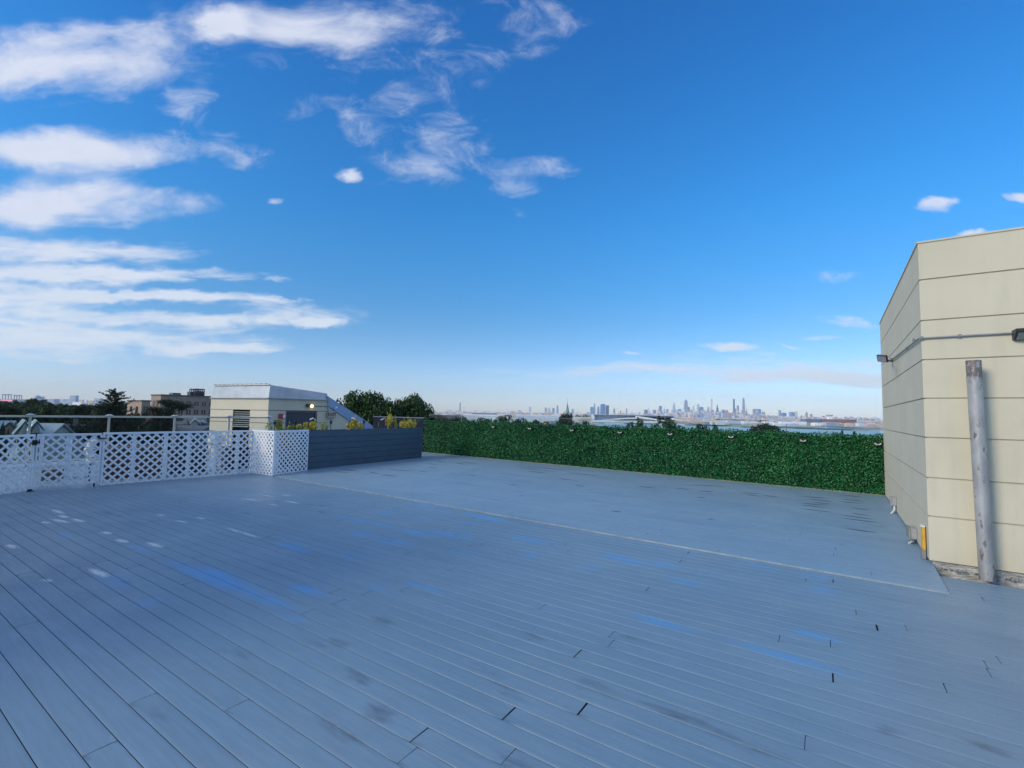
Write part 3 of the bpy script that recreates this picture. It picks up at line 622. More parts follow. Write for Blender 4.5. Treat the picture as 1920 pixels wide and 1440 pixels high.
# ------------------------------------------------------------------ PLANTER
pA, pB = on_z(578, 880.5, DZ), on_z(790.5, 858, DZ)
PU = pB - pA; PU.z = 0; PL = PU.length; PU.normalize(); PN = Vector((-PU.y, PU.x, 0))      # away from viewer
if PN.dot(pA) < 0: PN = -PN
PT = on_wall(684, 805.6, pA, PU).z; PD = .62
pa0 = pA - PU * .5
planter = empty('planter_box', pa0, 'long dark blue-grey board planter box full of yellow shrubs', 'planter')
nb_ = 6; hb = (PT - DZ) / nb_; m = MB()
def Lp(t, d, z): q = pa0 + PU * t + PN * d; return Vector((q.x, q.y, z))
FL = PL + .5
for k in range(nb_):
    z0, z1 = DZ + k * hb + .004, DZ + (k + 1) * hb - .003
    m.poly([Lp(0, 0, z0), Lp(FL, 0, z0), Lp(FL, .022, z0), Lp(0, .022, z0), Lp(0, 0, z1), Lp(FL, 0, z1), Lp(FL, .022, z1), Lp(0, .022, z1)], [(0, 3, 2, 1), (4, 5, 6, 7), (0, 1, 5, 4), (1, 2, 6, 5), (2, 3, 7, 6), (3, 0, 4, 7)])
m.build('front_boards', M_dgrey, planter, bevel=.003)
m = MB()
for k in range(nb_):
    z0, z1 = DZ + k * hb + .004, DZ + (k + 1) * hb - .003
    m.poly([Lp(FL - .022, .024, z0), Lp(FL, .024, z0), Lp(FL, PD, z0), Lp(FL - .022, PD, z0), Lp(FL - .022, .024, z1), Lp(FL, .024, z1), Lp(FL, PD, z1), Lp(FL - .022, PD, z1)], [(0, 3, 2, 1), (4, 5, 6, 7), (0, 1, 5, 4), (1, 2, 6, 5), (2, 3, 7, 6), (3, 0, 4, 7)])
m.build('end_boards', M_dgrey, planter, bevel=.003)
def slab(m, t0, t1, d0, d1, z0, z1):
    m.poly([Lp(t0, d0, z0), Lp(t1, d0, z0), Lp(t1, d1, z0), Lp(t0, d1, z0), Lp(t0, d0, z1), Lp(t1, d0, z1), Lp(t1, d1, z1), Lp(t0, d1, z1)], [(0, 3, 2, 1), (4, 5, 6, 7), (0, 1, 5, 4), (1, 2, 6, 5), (2, 3, 7, 6), (3, 0, 4, 7)]); return m
slab(MB(), 0, FL - .024, PD - .02, PD, DZ + .01, PT).build('back_boards', M_dgrey, planter)
slab(MB(), .0, FL - .03, .03, PD - .03, DZ + .2, PT - .06).build('soil', mat('soil', (.05, .038, .028), .95, var=.5, scale=20, bump=1, bscale=40), planter)
slab(slab(MB(), 0, FL + .004, -.004, .05, PT, PT + .012), FL - .05, FL + .004, .0505, PD, PT, PT + .012).build('rim', mat('rim_grey', (.075, .095, .13), .4, var=.1), planter)
# yellow shrubs
M_yel = mat('gold_leaf', (.52, .40, .04), .5, scale=4, island=.5, col2=(.34, .36, .05)); M_yg = mat('yellowgreen_leaf', (.28, .30, .04), .5, scale=4, island=.4, col2=(.16, .24, .04))
M_grn = mat('blade_leaf', (.06, .12, .03), .5, scale=4, island=.4, col2=(.12, .17, .05)); M_stem = mat('stem', (.08, .06, .03), .8)
def pts_in_blobs(blobs, n):
    out, nr = [], []
    wts = np.array([b[3] * b[4] for b in blobs]); wts /= wts.sum()
    for b, k in zip(blobs, rng.multinomial(n, wts)):
        d = rng.normal(size=(k, 3)); d /= np.linalg.norm(d, axis=1)[:, None]; r = rng.uniform(.35, 1, (k, 1)) ** .55
        out.append(np.array(b[:3]) + d * r * np.array([b[3], b[3], b[4]])); nr.append(d)
    return np.concatenate(out), np.concatenate(nr)
def shrub(px, py, wpx, hpx, label, material, depth=.3, n=1900, name='golden_shrub', grp='yellow shrubs in the planter', leaf=.019):
    base = on_wall(px, py, pa0 + PN * depth, PU); sc = base.y / 880; w = wpx * sc / 2 * 1.12; h = hpx * sc * 1.2 + .05
    base.z = PT - .06
    e = empty(name, base, label, 'shrub', grp)
    bl = []
    for k in range(16):
        a = random.uniform(0, 6.28); r = random.uniform(0, .95) * w; zz = random.uniform(.1, .7) * h
        bl.append((base.x + PU.x * math.cos(a) * r + PN.x * math.sin(a) * min(r, .16), base.y + PU.y * math.cos(a) * r + PN.y * math.sin(a) * min(r, .16), base.z + zz * (1 - .4 * r / w) + .02, w * random.uniform(.10, .24), h * random.uniform(.12, .24)))
    for k in range(16):
        t = random.uniform(-1.1, 1.1); bl.append((base.x + PU.x * t * w, base.y + PU.y * t * w, base.z + h * random.uniform(.4, 1.1) * (1 - .45 * abs(t)), .018, .06))
    P, Nn = pts_in_blobs(bl, n); P[:, 2] = np.maximum(P[:, 2], base.z + .005)
    leaf_mesh('foliage', P, Nn, leaf, material, e, .5, .7)
    m = MB()
    for b in bl[:8]: m.tube([base, (base + Vector(b[:3])) / 2 + Vector((0, 0, .03)), Vector(b[:3])], [.007, .005, .003], 5)
    m.build('stem', M_stem, e)
shrub(526, 800, 46, 22, 'yellow-green shrub at the left end of the planter beside the railing', M_yg, .35)
shrub(586, 806, 52, 20, 'golden shrub in the planter in front of the dark door', M_yel, .2)
shrub(664, 803, 34, 20, 'yellow shrub in the planter in front of the sloping roof edge', M_yel, .3)
shrub(731, 802, 30, 30, 'pointed golden shrub, tallest in the planter, with a pale tip', M_yel, .2)
shrub(767, 801, 38, 20, 'orange-yellow shrub with dry flower heads near the right end of the planter', M_yel, .25)
shrub(675, 804, 24, 9, 'low yellow clump spreading right of the shrub by the sloping roof', M_yel, .25, 300)
def grass(px, py, hpx, n, label):
    b = on_wall(px, py, pa0 + PN * .3, PU); b.z = PT - .06; h = hpx * b.y / 880
    e = empty('grass_tuft', b, label, 'grass'); m = MB()
    for k in range(n):
        a = random.uniform(0, 6.28); l = random.uniform(.3, .9) * h; hh = h * random.uniform(.7, 1.05)
        m.tube([b + Vector((math.cos(a), math.sin(a), 0)) * .02, b + Vector((math.cos(a) * l * .35, math.sin(a) * l * .35, hh * .6)), b + Vector((math.cos(a) * l, math.sin(a) * l, hh))], [.007, .005, .001], 4)
    m.build('blades', M_grn, e)
grass(558, 802, 16, 26, 'thin green grass tuft left of the golden shrub by the door')
grass(610, 803, 20, 14, 'spiky dark green tuft right of the golden shrub by the door')
grass(774, 796, 26, 10, 'dry stalks with pale heads at the right end of the planter')
grass(700, 801, 6, 12, 'low dark green sprig between the two curved lamp necks')
# solar stake lights
M_blk = M_bl
def stake(px, py_b, py_t, label, first=[None]):
    b = on_wall(px, py_b, pa0 + PN * .12, PU); t = on_wall(px, py_t, pa0 + PN * .12, PU)
    b.z = PT - .07; h = t.z - b.z
    if first[0] is None or abs(first[0][1] - h) > .03:
        e = empty('stake_light', b, label, 'light', 'black stake lights in the planter')
        MB().tube([(0, 0, 0), (0, 0, h - .12)], .009, 8).build('stake', M_blk, None, smooth=True).parent = e
        MB().tube([(0, 0, h - .14), (0, 0, h - .10), (0, 0, h - .05), (0, 0, h - .045)], [.012, .03, .038, .03], 12).build('head', M_blk, None, smooth=True).parent = e
        m = MB()
        for k in range(6):
            a = k * math.pi / 3; m.bar((math.cos(a) * .028, math.sin(a) * .028, h - .045), (math.cos(a) * .034, math.sin(a) * .034, h - .012), .006)
        m.build('cage', M_blk, None).parent = e
        MB().tube([(0, 0, h - .012), (0, 0, h)], [.042, .03], 12).build('cap', M_blk, None, smooth=True).parent = e
        first[0] = (e, h); return
    e = copy_tree(first[0][0]); e.location = b; tag(e, label)
stake(515, 801, 787.5, 'black stake light at the left end of the planter by the railing post')
stake(554, 803, 788, 'black stake light standing in front of the dark door')
stake(620, 804, 789, 'black stake light standing under the exit sign')
stake(682, 803, 788, 'black stake light in front of the blue sloping roof edge')
stake(746, 802, 787, 'black stake light between the two right golden shrubs')
M_wh = mat('white_plastic', (.78, .8, .84), .35, var=.05)
def neck(px, py, tx, ty, label, flip=1):
    b = on_wall(px, py, pa0 + PN * .18, PU); t = on_wall(tx, ty, pa0 + PN * .18, PU); b.z = PT - .06
    e = empty('neck_lamp', b, label, 'light', 'curved neck lamps in the planter')
    mid = Vector((b.x + (t.x - b.x) * .15, b.y + (t.y - b.y) * .15, b.z + (t.z - b.z) * .7))
    MB().tube([b, mid.lerp(b, .5), mid, mid.lerp(t, .55) + Vector((0, 0, .02)), t], [.012, .012, .012, .011, .01], 8).build('neck', M_blk, e, smooth=True)
    R = Matrix.Translation(t) @ Matrix.Rotation(math.radians(25 * flip), 4, 'Y')
    MB().box(-.055, .055, -.045, .045, -.004, .022, R).build('lamp_head', M_wh, e, bevel=.008)
    MB().box(-.045, .045, -.035, .035, .0225, .026, R).build('panel', mat('panel_blue', (.25, .3, .42), .2), e)
neck(652, 802, 663, 785, 'curved black lamp neck with white head in front of the sloping roof edge')
neck(709, 801, 717, 787, 'curved black lamp neck with white head left of the pointed golden shrub', -1)
neck(577, 800, 585, 786, 'short black lamp with white head in front of the dark door', -1)
# cut reeds at the foot of the planter
rb = on_z(582, 879, DZ); reed = empty('cut_reeds', rb, 'three short tan stakes standing at the left foot of the planter', 'stakes')
for dx, h, ln_ in ((-.05, .22, -.03), (.03, .26, .03), (.1, .27, .06)):
    b = rb + PU * dx - PN * .05; MB().tube([b, b + Vector((ln_, 0, h))], .017, 8).build('stake', mat('tan_reed', (.22, .17, .12), .8, var=.3, scale=20), reed, smooth=True)

# ------------------------------------------------------------------ LATTICE FENCE
M_lat = mat('white_vinyl', (.80, .84, .88), .38, var=.04, scale=5)
M_latg = mat('white_vinyl_frame', (.78, .83, .89), .38, var=.04, scale=5)
def lattice(p, q, z0, z1, label, pickets=(), cell=.118, strip=.040, rail=True, foot=0.0, name='lattice_fence', two=True, wheels=False):
    p, q = Vector((p.x, p.y, 0)), Vector((q.x, q.y, 0)); d = (q - p); Lh = d.length; d.normalize(); n = Vector((d.y, -d.x, 0))
    if n.dot(-p) < 0: n = -n
    e = empty(name, p + Vector((0, 0, z0)), label, 'fence panel', 'white lattice panels in a row' )
    H = z1 - z0
    def Q(s, z, o): r = p + d * s + n * o; return Vector((r.x, r.y, z0 + z))
    m = MB(); stepd = cell * math.sqrt(2)
    for sgn, off in ((1, .000), (-1, .0068)):
        c = -H if sgn > 0 else 0.0
        c0 = (-H) if sgn > 0 else 0
        k = math.floor((-H - .3) / stepd)
        while True:
            # line: s - sgn*z = kk
            kk = k * stepd + (.05 if sgn > 0 else .02); k += 1
            if kk > Lh + H + .3: break
            pts = []
            for z in (0, H):
                s = kk + sgn * z; pts.append((s, z))
            (s0, z0_), (s1, z1_) = pts
            # clip in s
            def cl(s0, z0_, s1, z1_):
                if (s0 < 0 and s1 < 0) or (s0 > Lh and s1 > Lh): return None
                def fix(s, z):
                    if s < 0: return 0, z + (0 - s) * (z1_ - z0_) / (s1 - s0)
                    if s > Lh: return Lh, z + (Lh - s) * (z1_ - z0_) / (s1 - s0)
                    return s, z
                return fix(s0, z0_), fix(s1, z1_)
            r = cl(s0, z0_, s1, z1_)
            if not r: continue
            (s0, z0_), (s1, z1_) = r
            if abs(s1 - s0) < .02: continue
            a, b = Q(s0, z0_, off), Q(s1, z1_, off)
            m.bar(a, b, .006, strip, up=tuple((b - a).cross(n).normalized()))
    lat = m.build('lattice', M_lat, e)
    if rail:
        m = MB(); a, b = Q(0, H + .004, .004), Q(Lh, H + .004, .004); m.bar(a, b, .034, .045); m.build('top_rail', M_latg, e, bevel=.003)
    for s in (0.012, Lh - .012):
        m = MB(); m.bar(Q(s, -.01, .004), Q(s, H - .019, .004), .03, .03, up=tuple(n)); m.build('post', M_latg, e, bevel=.003)
    m = MB(); m.bar(Q(.03, .012, -.012), Q(Lh - .03, .012, -.012), .014, .03); 
    if foot: m.build('bottom_rail', M_latg, e)
    for s in pickets:
        m = MB(); m.bar(Q(s, .015, -.022), Q(s, H - .02, -.022), .012 if False else .012, .07, up=tuple(d)); m.build('picket', M_latg, e)
    return e, Q
def fp(x, y, z=0.0): return on_z(x, y, z)
L0, L1, L2, L3 = fp(-150, 950), fp(57, 921), fp(187, 911.5), fp(470, 888)
R1, R2 = fp(511, 893.5), fp(575, 884.5)
def topz(px, py, p, q): d = (q - p); d.z = 0; d.normalize(); return on_wall(px, py, p, d).z
z1 = topz(120, 815.5, L1, L2)
e, Q = lattice(L0, L1, .02, topz(30, 818, L0, L1), 'leftmost white lattice panel, cut off by the left edge of the photo', (.8, 1.75, 2.3), foot=1)
e2, Q2 = lattice(L1.lerp(L2, .03), L2.lerp(L1, .02), .075, z1, 'white lattice gate hanging on black hinges, raised above the deck', (.47, 1.02), foot=1, name='lattice_gate')
e3, Q3 = lattice(L2, L3, .015, topz(330, 811, L2, L3), 'longest white lattice panel, between the gate and the corner', (.55, 1.15, 1.62, 2.2, 2.72, 3.22), foot=1)
e4, Q4 = lattice(L3, R1, .015, topz(490, 808.5, L3, R1), 'narrow white lattice return panel facing the camera at the fence corner', (.3,), foot=1, cell=.1)
e5, Q5 = lattice(R1, R2, .03, topz(545, 808.5, R1, R2), 'white lattice end panel against the dark planter', (), foot=1, cell=.1)
M_hinge = M_bl
for px, py, big in ((64, 830, 1), (53, 922, 1)):
    p = on_wall(px, py, L1 - Vector((0, .05, 0)), (L2 - L1).normalized()); 
    o = empty('hinge', p, 'black gate hinge at the ' + ('top' if py < 900 else 'bottom') + ' of the gap left of the gate', 'hinge')
    m = MB(); m.box(-.03, .05, -.012, .012, -.05, .05, Matrix.Translation(p) @ Matrix.Rotation(.5, 4, 'Z')); m.box(.0, .09, -.01, .01, -.015, .02, Matrix.Translation(p) @ Matrix.Rotation(.5, 4, 'Z')); m.box(-.07, .0, -.01, .01, .02, .05, Matrix.Translation(p) @ Matrix.Rotation(.5, 4, 'Z')); m.build('plate', M_hinge, o, bevel=.003)
p = on_wall(187, 822, L2 - Vector((0, .05, 0)), (L2 - L1).normalized()); o = empty('latch', p, 'small black latch at the top right of the gate', 'latch')
MB().box(-.01, .12, -.01, .01, -.012, .012, Matrix.Translation(p) @ Matrix.Rotation(math.atan2((L2 - L1).y, (L2 - L1).x), 4, 'Z')).build('bolt', M_hinge, o)
MB().box(-.02, .02, -.014, .012, -.02, .02, Matrix.Translation(p) @ Matrix.Rotation(math.atan2((L2 - L1).y, (L2 - L1).x), 4, 'Z')).build('plate', M_hinge, o)
p = on_z(176, 912, 0); o = empty('caster', p, 'small black caster wheel under the right end of the gate', 'wheel')
MB().tube([p + Vector((-.012, -.008, .025)), p + Vector((.012, .008, .025))], .025, 14).build('wheel', M_hinge, o, smooth=True); MB().box(p.x - .01, p.x + .01, p.y - .01, p.y + .01, .0505, .085).build('stem', M_hinge, o)

# things kept behind the lattice
FD = (L3 - L1); FD.z = 0; FD.normalize(); FN = Vector((-FD.y, FD.x, 0))
if FN.dot(L1) < 0: FN = -FN
def behind(px, py, off): return on_wall(px, py, L1 + FN * off, FD)
def crate(px0, px1, pyt, off, dep, label, material, name, cat, slats=5):
    a, b = behind(px0, 860, off), behind(px1, 860, off); zt_ = behind((px0 + px1) / 2, pyt, off).z
    a.z = b.z = .0; d = (b - a); ln_ = d.length; d.normalize()
    e = empty(name, a, label, cat)
    Mx = Matrix.Translation(a) @ Matrix(((d.x, FN.x, 0, 0), (d.y, FN.y, 0, 0), (0, 0, 1, 0), (0, 0, 0, 1)))
    m = MB(); h = (zt_ - .03) / slats
    for k in range(slats): m.box(0, ln_, 0, dep, .01 + k * h, .01 + (k + 1) * h - .012, Mx)
    m.build('side', material, e, bevel=.006); MB().box(-.03, ln_ + .03, -.03, dep + .03, zt_ - .03, zt_, Mx).build('lid', material, e, bevel=.008)
crate(196, 305, 838, .9, .6, 'reddish brown slatted storage chest behind the lattice, left of the middle', mat('brown_wood', (.085, .04, .03), .7, var=.3, scale=6, stretch=(1, 1, 6)), 'storage_chest', 'chest')
crate(325, 388, 845, 1.1, .5, 'dark blue covered stack behind the lattice, below the brick building', mat('navy_cover', (.012, .02, .05), .7, var=.3, scale=3), 'covered_stack', 'cover', 2)
crate(425, 468, 838, 1.3, .5, 'dark navy box behind the lattice near the fence corner', mat('navy_cover', (0, 0, 0)), 'dark_box', 'box', 3)
crate(75, 130, 880, 1.6, .6, 'low tan-grey bench seen through the lattice gate', mat('taupe', (.16, .15, .12), .8, var=.2, scale=5), 'low_bench', 'bench', 2)
p = behind(404, 868, .55); p.z = 0; zt_ = behind(404, 816, .55).z
o = empty('tall_pot', p, 'tall pale cream tapered pot behind the lattice, below the bulkhead louvre', 'pot')
m = MB(); m.tube([p + Vector((0, 0, .3)), p + Vector((0, 0, .34)), p + Vector((0, 0, zt_ - .25)), p + Vector((0, 0, zt_ - .2)), p + Vector((0, 0, zt_))], [.07, .09, .13, .21, .2], 14); m.build('body', mat('cream_cloth', (.55, .53, .44), .7, var=.12, scale=6), o, smooth=True)
MB().cyl(p, .05, .299, 10).build('foot', M_dark, o)
p = behind(168, 880, .5); p.z = 0
o = empty('white_bundle', p, 'lumpy white bundle hanging behind the right end of the lattice gate', 'bundle'); P_, N_ = [], []
m = MB()
for k in range(9):
    z = .45 + k * .06; r = random.uniform(.06, .11); m.tube([p + Vector((random.uniform(-.03, .05), 0, z)), p + Vector((random.uniform(-.05, .05), 0, z + .09))], [r, r * .6], 9)
m.build('cloth', mat('white_cloth', (.72, .72, .66), .8, var=.1), o, smooth=True); MB().cyl(p, .02, .45, 8).build('stand', M_dark, o)

# ------------------------------------------------------------------ PERIMETER RAILING, left
RD = .32
rz = EYE - RD
def rp(x, y=781): 
    yy = {57: 781, 205: 781.5, 328: 782.5, 430: 783, 505: 783}.get(x, y); return on_z(x, yy, rz)
ra = on_z(0, 780.2, rz); rb_ = on_z(505, 783.2, rz); RU = (rb_ - ra); RU.z = 0; RU.normalize()
rail = empty('metal_railing', ra, 'grey metal railing with capped posts and tinted glass behind the lattice fence', 'railing')
M_rail = mat('rail_taupe', (.56, .51, .41), .45, .1, var=.1, scale=4); M_capm = mat('cap_silver', (.62, .66, .70), .4, .1)
r0 = ra - RU * 2.5
m = MB(); m.bar(r0, Vector((rb_.x, rb_.y, rz)), .05, .055); m.build('top_rail', M_rail, rail, bevel=.004)
m = MB(); m.bar(Vector((r0.x, r0.y, .1)), Vector((rb_.x, rb_.y, .1)), .04, .04); m.build('bottom_rail', M_rail, rail)
M_tint = bpy.data.materials.new('tinted_glass'); M_tint.use_nodes = True; glassify(M_tint, (.62, .68, .68), .5); M_clr = bpy.data.materials.new('clear_glass'); M_clr.use_nodes = True; glassify(M_clr, (.90, .92, .92), .5)
prev = r0
for px in (57, 205, 328, 430, 505):
    p = on_wall(px, 782, ra, RU); p.z = 0
    a = Vector((prev.x, prev.y, 0)) + RU * .05; b = p - RU * .05
    nn_ = Vector((RU.y, -RU.x, 0)) * .006
    if px < 500 or True:
        m = MB(); m.poly([a + Vector((0, 0, .14)), b + Vector((0, 0, .14)), b + Vector((0, 0, rz - .035)), a + Vector((0, 0, rz - .035))] + [v + nn_ for v in (a + Vector((0, 0, .14)), b + Vector((0, 0, .14)), b + Vector((0, 0, rz - .035)), a + Vector((0, 0, rz - .035)))], [(0, 1, 2, 3), (7, 6, 5, 4), (0, 4, 5, 1), (1, 5, 6, 2), (2, 6, 7, 3), (3, 7, 4, 0)])
        m.build('glass_pane', M_tint if px < 400 else M_clr, rail)
    Rz = Matrix.Translation(p) @ Matrix.Rotation(math.atan2(RU.y, RU.x), 4, 'Z')
    po = MB().box(-.03, .03, -.03, .03, -.1, rz + .03, Rz).build('post', M_rail, rail, bevel=.004)
    MB().box(-.09, .09, -.09, .09, rz + .0305, rz + .052, Rz).box(-.05, .05, -.05, .05, rz + .0525, rz + .075, Rz).build('post_cap', M_capm, rail, bevel=.005)
    prev = p

# ------------------------------------------------------------------ PENTHOUSE
PY = 20.5
pc = at(503, 768, PY); pc.z = -.6
LU = Vector((math.cos(math.radians(154)), math.sin(math.radians(154)), 0))       # left face heads away to the left
RU2 = Vector((.56, .83, 0)).normalized()
def lw(x, y): return on_wall(x, y, pc, LU)
def rw(x, y): return on_wall(x, y, pc, RU2)
ph = empty('stair_bulkhead', pc, 'cream stair bulkhead with grey metal roof band and louvre beyond the planter', 'building')
LW = (lw(394.5, 770) - pc); LW.z = 0; LWn = LW.length
M_st2 = mat('stucco_far', (.60, .55, .43), .85, var=.05, scale=1.2, bump=.2, bscale=150)
zft = lw(450, 746).z; ztop_c = rw(504, 721.4).z; ztop_r = rw(613, 737.5).z; ztop_l = lw(401, 723.2).z; zg = rw(504, 769.4).z
RT = (rw(738, 800) - pc); RT.z = 0; RLn = (rw(615, 770) - pc).to_2d().length
nL_ = Vector((LU.y, -LU.x, 0)); nL_ = nL_ if nL_.dot(-pc) > 0 else -nL_
nR_ = Vector((RU2.y, -RU2.x, 0)); nR_ = nR_ if nR_.dot(-pc) > 0 else -nR_
def face(P0, du, n, rects, name, material, parent, th=.03, off=0.0, bevel=0):
    m = MB()
    for (s0, s1, z0, z1) in rects:
        a = [Vector((P0.x, P0.y, 0)) + du * s + n * off for s in (s0, s1)]
        m.poly([Vector((a[0].x, a[0].y, z0)), Vector((a[1].x, a[1].y, z0)), Vector((a[1].x, a[1].y, z1)), Vector((a[0].x, a[0].y, z1))] + [Vector((q.x, q.y, z)) - n * th for q, z in ((a[0], z0), (a[1], z0), (a[1], z1), (a[0], z1))],
            [(0, 1, 2, 3), (7, 6, 5, 4), (0, 4, 5, 1), (1, 5, 6, 2), (2, 6, 7, 3), (3, 7, 4, 0)])
    return m.build(name, material, parent, bevel=bevel)
def sl(x): v = lw(x, 770) - pc; return Vector((v.x, v.y)).length
def sr(x): v = rw(x, 770) - pc; return Vector((v.x, v.y)).length
lo0, lo1 = sl(469), sl(437)             # louvre span measured from the corner
zlt = lw(450, 770).z
g1, g2 = zg, lw(450, 787).z
zg2 = lw(450, 791.5).z
bz = -.6
bands = [bz, zg2 - .45 if zg2 - .45 > bz else bz + .1, zg2, zg, zft]
rects = []
gp = .012
for k in range(len(bands) - 1):
    z0, z1_ = bands[k] + gp, bands[k + 1] - gp
    if k < 3: rects += [(0, lo0, z0, z1_), (lo1, LWn, z0, z1_)]
    else: rects += [(0, LWn, z0, z1_)]
face(pc, LU, nL_, rects, 'wall', M_st2, ph, .04)
dr0, dr1 = sr(536), sr(595)
rects = []; RLf = sr(700)
for k in range(len(bands) - 1):
    z0, z1_ = bands[k] + gp, bands[k + 1] - gp
    if k < 3: rects += [(.0, dr0, z0, z1_), (dr1, RLn, z0, z1_)]
    else: rects += [(0, RLn, z0, z1_)]
face(pc, RU2, nR_, rects, 'wall', M_st2, ph, .04, .0)
# core behind the panels
M_core = mat('groove_dark', (.11, .105, .09), .9)
m = MB(); q = [pc - nL_ * .3 - nR_ * .3, pc + LU * (LWn - .02) - nL_ * .3, pc + LU * (LWn - .02) + RU2 * RLn, pc + RU2 * (RLn - .02) - nR_ * .3]
m.prism([Vector((p.x, p.y, bz)) for p in q], (0, 0, ztop_r - bz - .03)); m.build('core', M_core, ph)
m = MB()
for (P0, du, n, segs) in ((pc, LU, nL_, ((.01, lo0), (lo1, LWn - .01))), (pc, RU2, nR_, ((.01, dr0), (dr1, RLn)))):
    for s0, s1 in segs:
        a, b = P0 + du * s0 - n * .03, P0 + du * s1 - n * .03
        m.poly([Vector((a.x, a.y, bz)), Vector((b.x, b.y, bz)), Vector((b.x, b.y, zft)), Vector((a.x, a.y, zft))] + [Vector((p.x, p.y, z)) - n * .27 for p, z in ((a, bz), (b, bz), (b, zft), (a, zft))], [(0, 1, 2, 3), (7, 6, 5, 4), (0, 4, 5, 1), (1, 5, 6, 2), (2, 6, 7, 3), (3, 7, 4, 0)])
m.build('groove_backing', M_core, ph)
# louvre
lh = empty  # alias kept short
lo_b = lw(450, 802).z
m = MB(); ns = 7
for k in range(ns):
    z = zlt - .03 - k * (zlt - lo_b - .1) / ns; a, b = pc + LU * lo0 - nL_ * .08, pc + LU * lo1 - nL_ * .08
    m.poly([Vector((a.x, a.y, z)), Vector((b.x, b.y, z)), Vector((b.x, b.y, z - .035)) + nL_ * .05, Vector((a.x, a.y, z - .035)) + nL_ * .05, Vector((a.x, a.y, z - .008)), Vector((b.x, b.y, z - .008)), Vector((b.x, b.y, z - .043)) + nL_ * .05, Vector((a.x, a.y, z - .043)) + nL_ * .05], [(0, 1, 2, 3), (7, 6, 5, 4), (0, 4, 5, 1), (1, 5, 6, 2), (2, 6, 7, 3), (3, 7, 4, 0)])
m.build('louvre', mat('louvre_metal', (.34, .38, .38), .4, .4, var=.1), ph)
a, b = pc + LU * lo0 - nL_ * .25, pc + LU * lo1 - nL_ * .25
MB().prism([Vector((a.x, a.y, bz)), Vector((b.x, b.y, bz)), Vector((b.x, b.y, zlt)), Vector((a.x, a.y, zlt))], -nL_ * .03).build('louvre_back', mat('void', (.01, .011, .014), .9), ph)
sillz = lo_b + .04
MB().prism([Vector((p.x, p.y, sillz)) for p in (a, b, b + nL_ * .32, a + nL_ * .32)], (0, 0, .04)).build('louvre_sill', mat('louvre_metal', (0, 0, 0)), ph)
# door
face(pc, RU2, nR_, [(dr0 + .02, dr1 - .02, bz, zg - .03)], 'door', mat('door_slate', (.045, .055, .075), .5, var=.08), ph, .05, -.10)
face(pc, RU2, nR_, [(dr0, dr0 + .06, bz, zg - .012), (dr1 - .06, dr1, bz, zg - .012), (dr0 + .0605, dr1 - .0605, zg - .07, zg - .0125)], 'door_frame', mat('frame_grey', (.13, .14, .15), .5), ph, .05, -.045)
# metal roof band: battered, sloping down to the right
M_band = mat('roof_band', (.40, .43, .46), .38, .25, var=.1, scale=2.2)
def top_at_R(s): return ztop_c + (ztop_r - ztop_c) * s / RLn
m = MB(); bt = .14
c0 = pc + nL_ * .03 + nR_ * .03; l0 = pc + LU * LWn + nL_ * .03; r0_ = pc + RU2 * RLn + nR_ * .03
ci = pc - nL_ * bt * .5 - nR_ * .05; li = pc + LU * (LWn - .12) - nL_ * bt * .5; ri = pc + RU2 * (RLn) - nR_ * bt
bk = pc + LU * LWn + RU2 * RLn; bki = bk
m.poly([Vector((c0.x, c0.y, zft)), Vector((l0.x, l0.y, zft)), Vector((li.x, li.y, ztop_l)), Vector((ci.x, ci.y, ztop_c)), Vector((r0_.x, r0_.y, zft)), Vector((ri.x, ri.y, ztop_r)), Vector((bk.x, bk.y, zft)), Vector((bk.x, bk.y, ztop_r))],
       [(0, 1, 2, 3), (4, 0, 3, 5), (1, 6, 7, 2), (6, 4, 5, 7), (3, 2, 7, 5), (0, 4, 6, 1)])
m.build('roof_band', M_band, ph)
m = MB(); m.bar(Vector((c0.x, c0.y, zft - .012)) + nL_ * .02, Vector((l0.x, l0.y, zft - .012)) + nL_ * .02, .05, .035); m.bar(Vector((c0.x, c0.y, zft - .012)) + nR_ * .02, Vector((r0_.x, r0_.y, zft - .012)) + nR_ * .02, .05, .034)
m.build('drip_edge', mat('drip', (.30, .31, .30), .5), ph)
m = MB(); m.bar(Vector((ci.x, ci.y, ztop_c + .02)) + nL_ * .03, Vector((li.x, li.y, ztop_l + .02)) + nL_ * .03, .07, .05)
m.build('eave', mat('eave_white', (.55, .56, .55), .5), ph)
m = MB()
for k in range(12):
    t = (k + .5) / 12; p = ci.lerp(li, t); z = ztop_c + (ztop_l - ztop_c) * t + .05
    m.bar(Vector((p.x, p.y, z)) + nL_ * .03, Vector((p.x, p.y, z)) + nL_ * .03 + LU * .14, .06, .035)
m.build('roof_tiles', mat('tile_dark', (.10, .11, .12), .6), ph)
# sloping stair roof running down to the right
def R3(x, y, o=0.0): return on_wall(x, y, pc + nR_ * o, RU2)
top = [R3(614.5, 742.5, .05), R3(682, 786, .05), R3(704, 802.5, .05), R3(712, 809, .05)]; low = [R3(616, 761.5, .05), R3(674, 801, .05), R3(684, 808, .05)]
m = MB(); m.prism([top[0], top[1], top[2], top[3], low[2], low[1], low[0]], -nR_ * 1.4); m.build('sloping_roof', mat('blue_metal', (.24, .34, .52), .35, .2, var=.08, scale=2), ph)
wl = [R3(615, 762, .0), R3(674, 801.8, .0), R3(684, 809, 0)]; base_ = [Vector((p.x, p.y, bz)) for p in wl]
m = MB(); m.prism([base_[0], base_[2], wl[2], wl[1], wl[0]], -nR_ * .5); m.build('stair_wall', M_st2, ph)
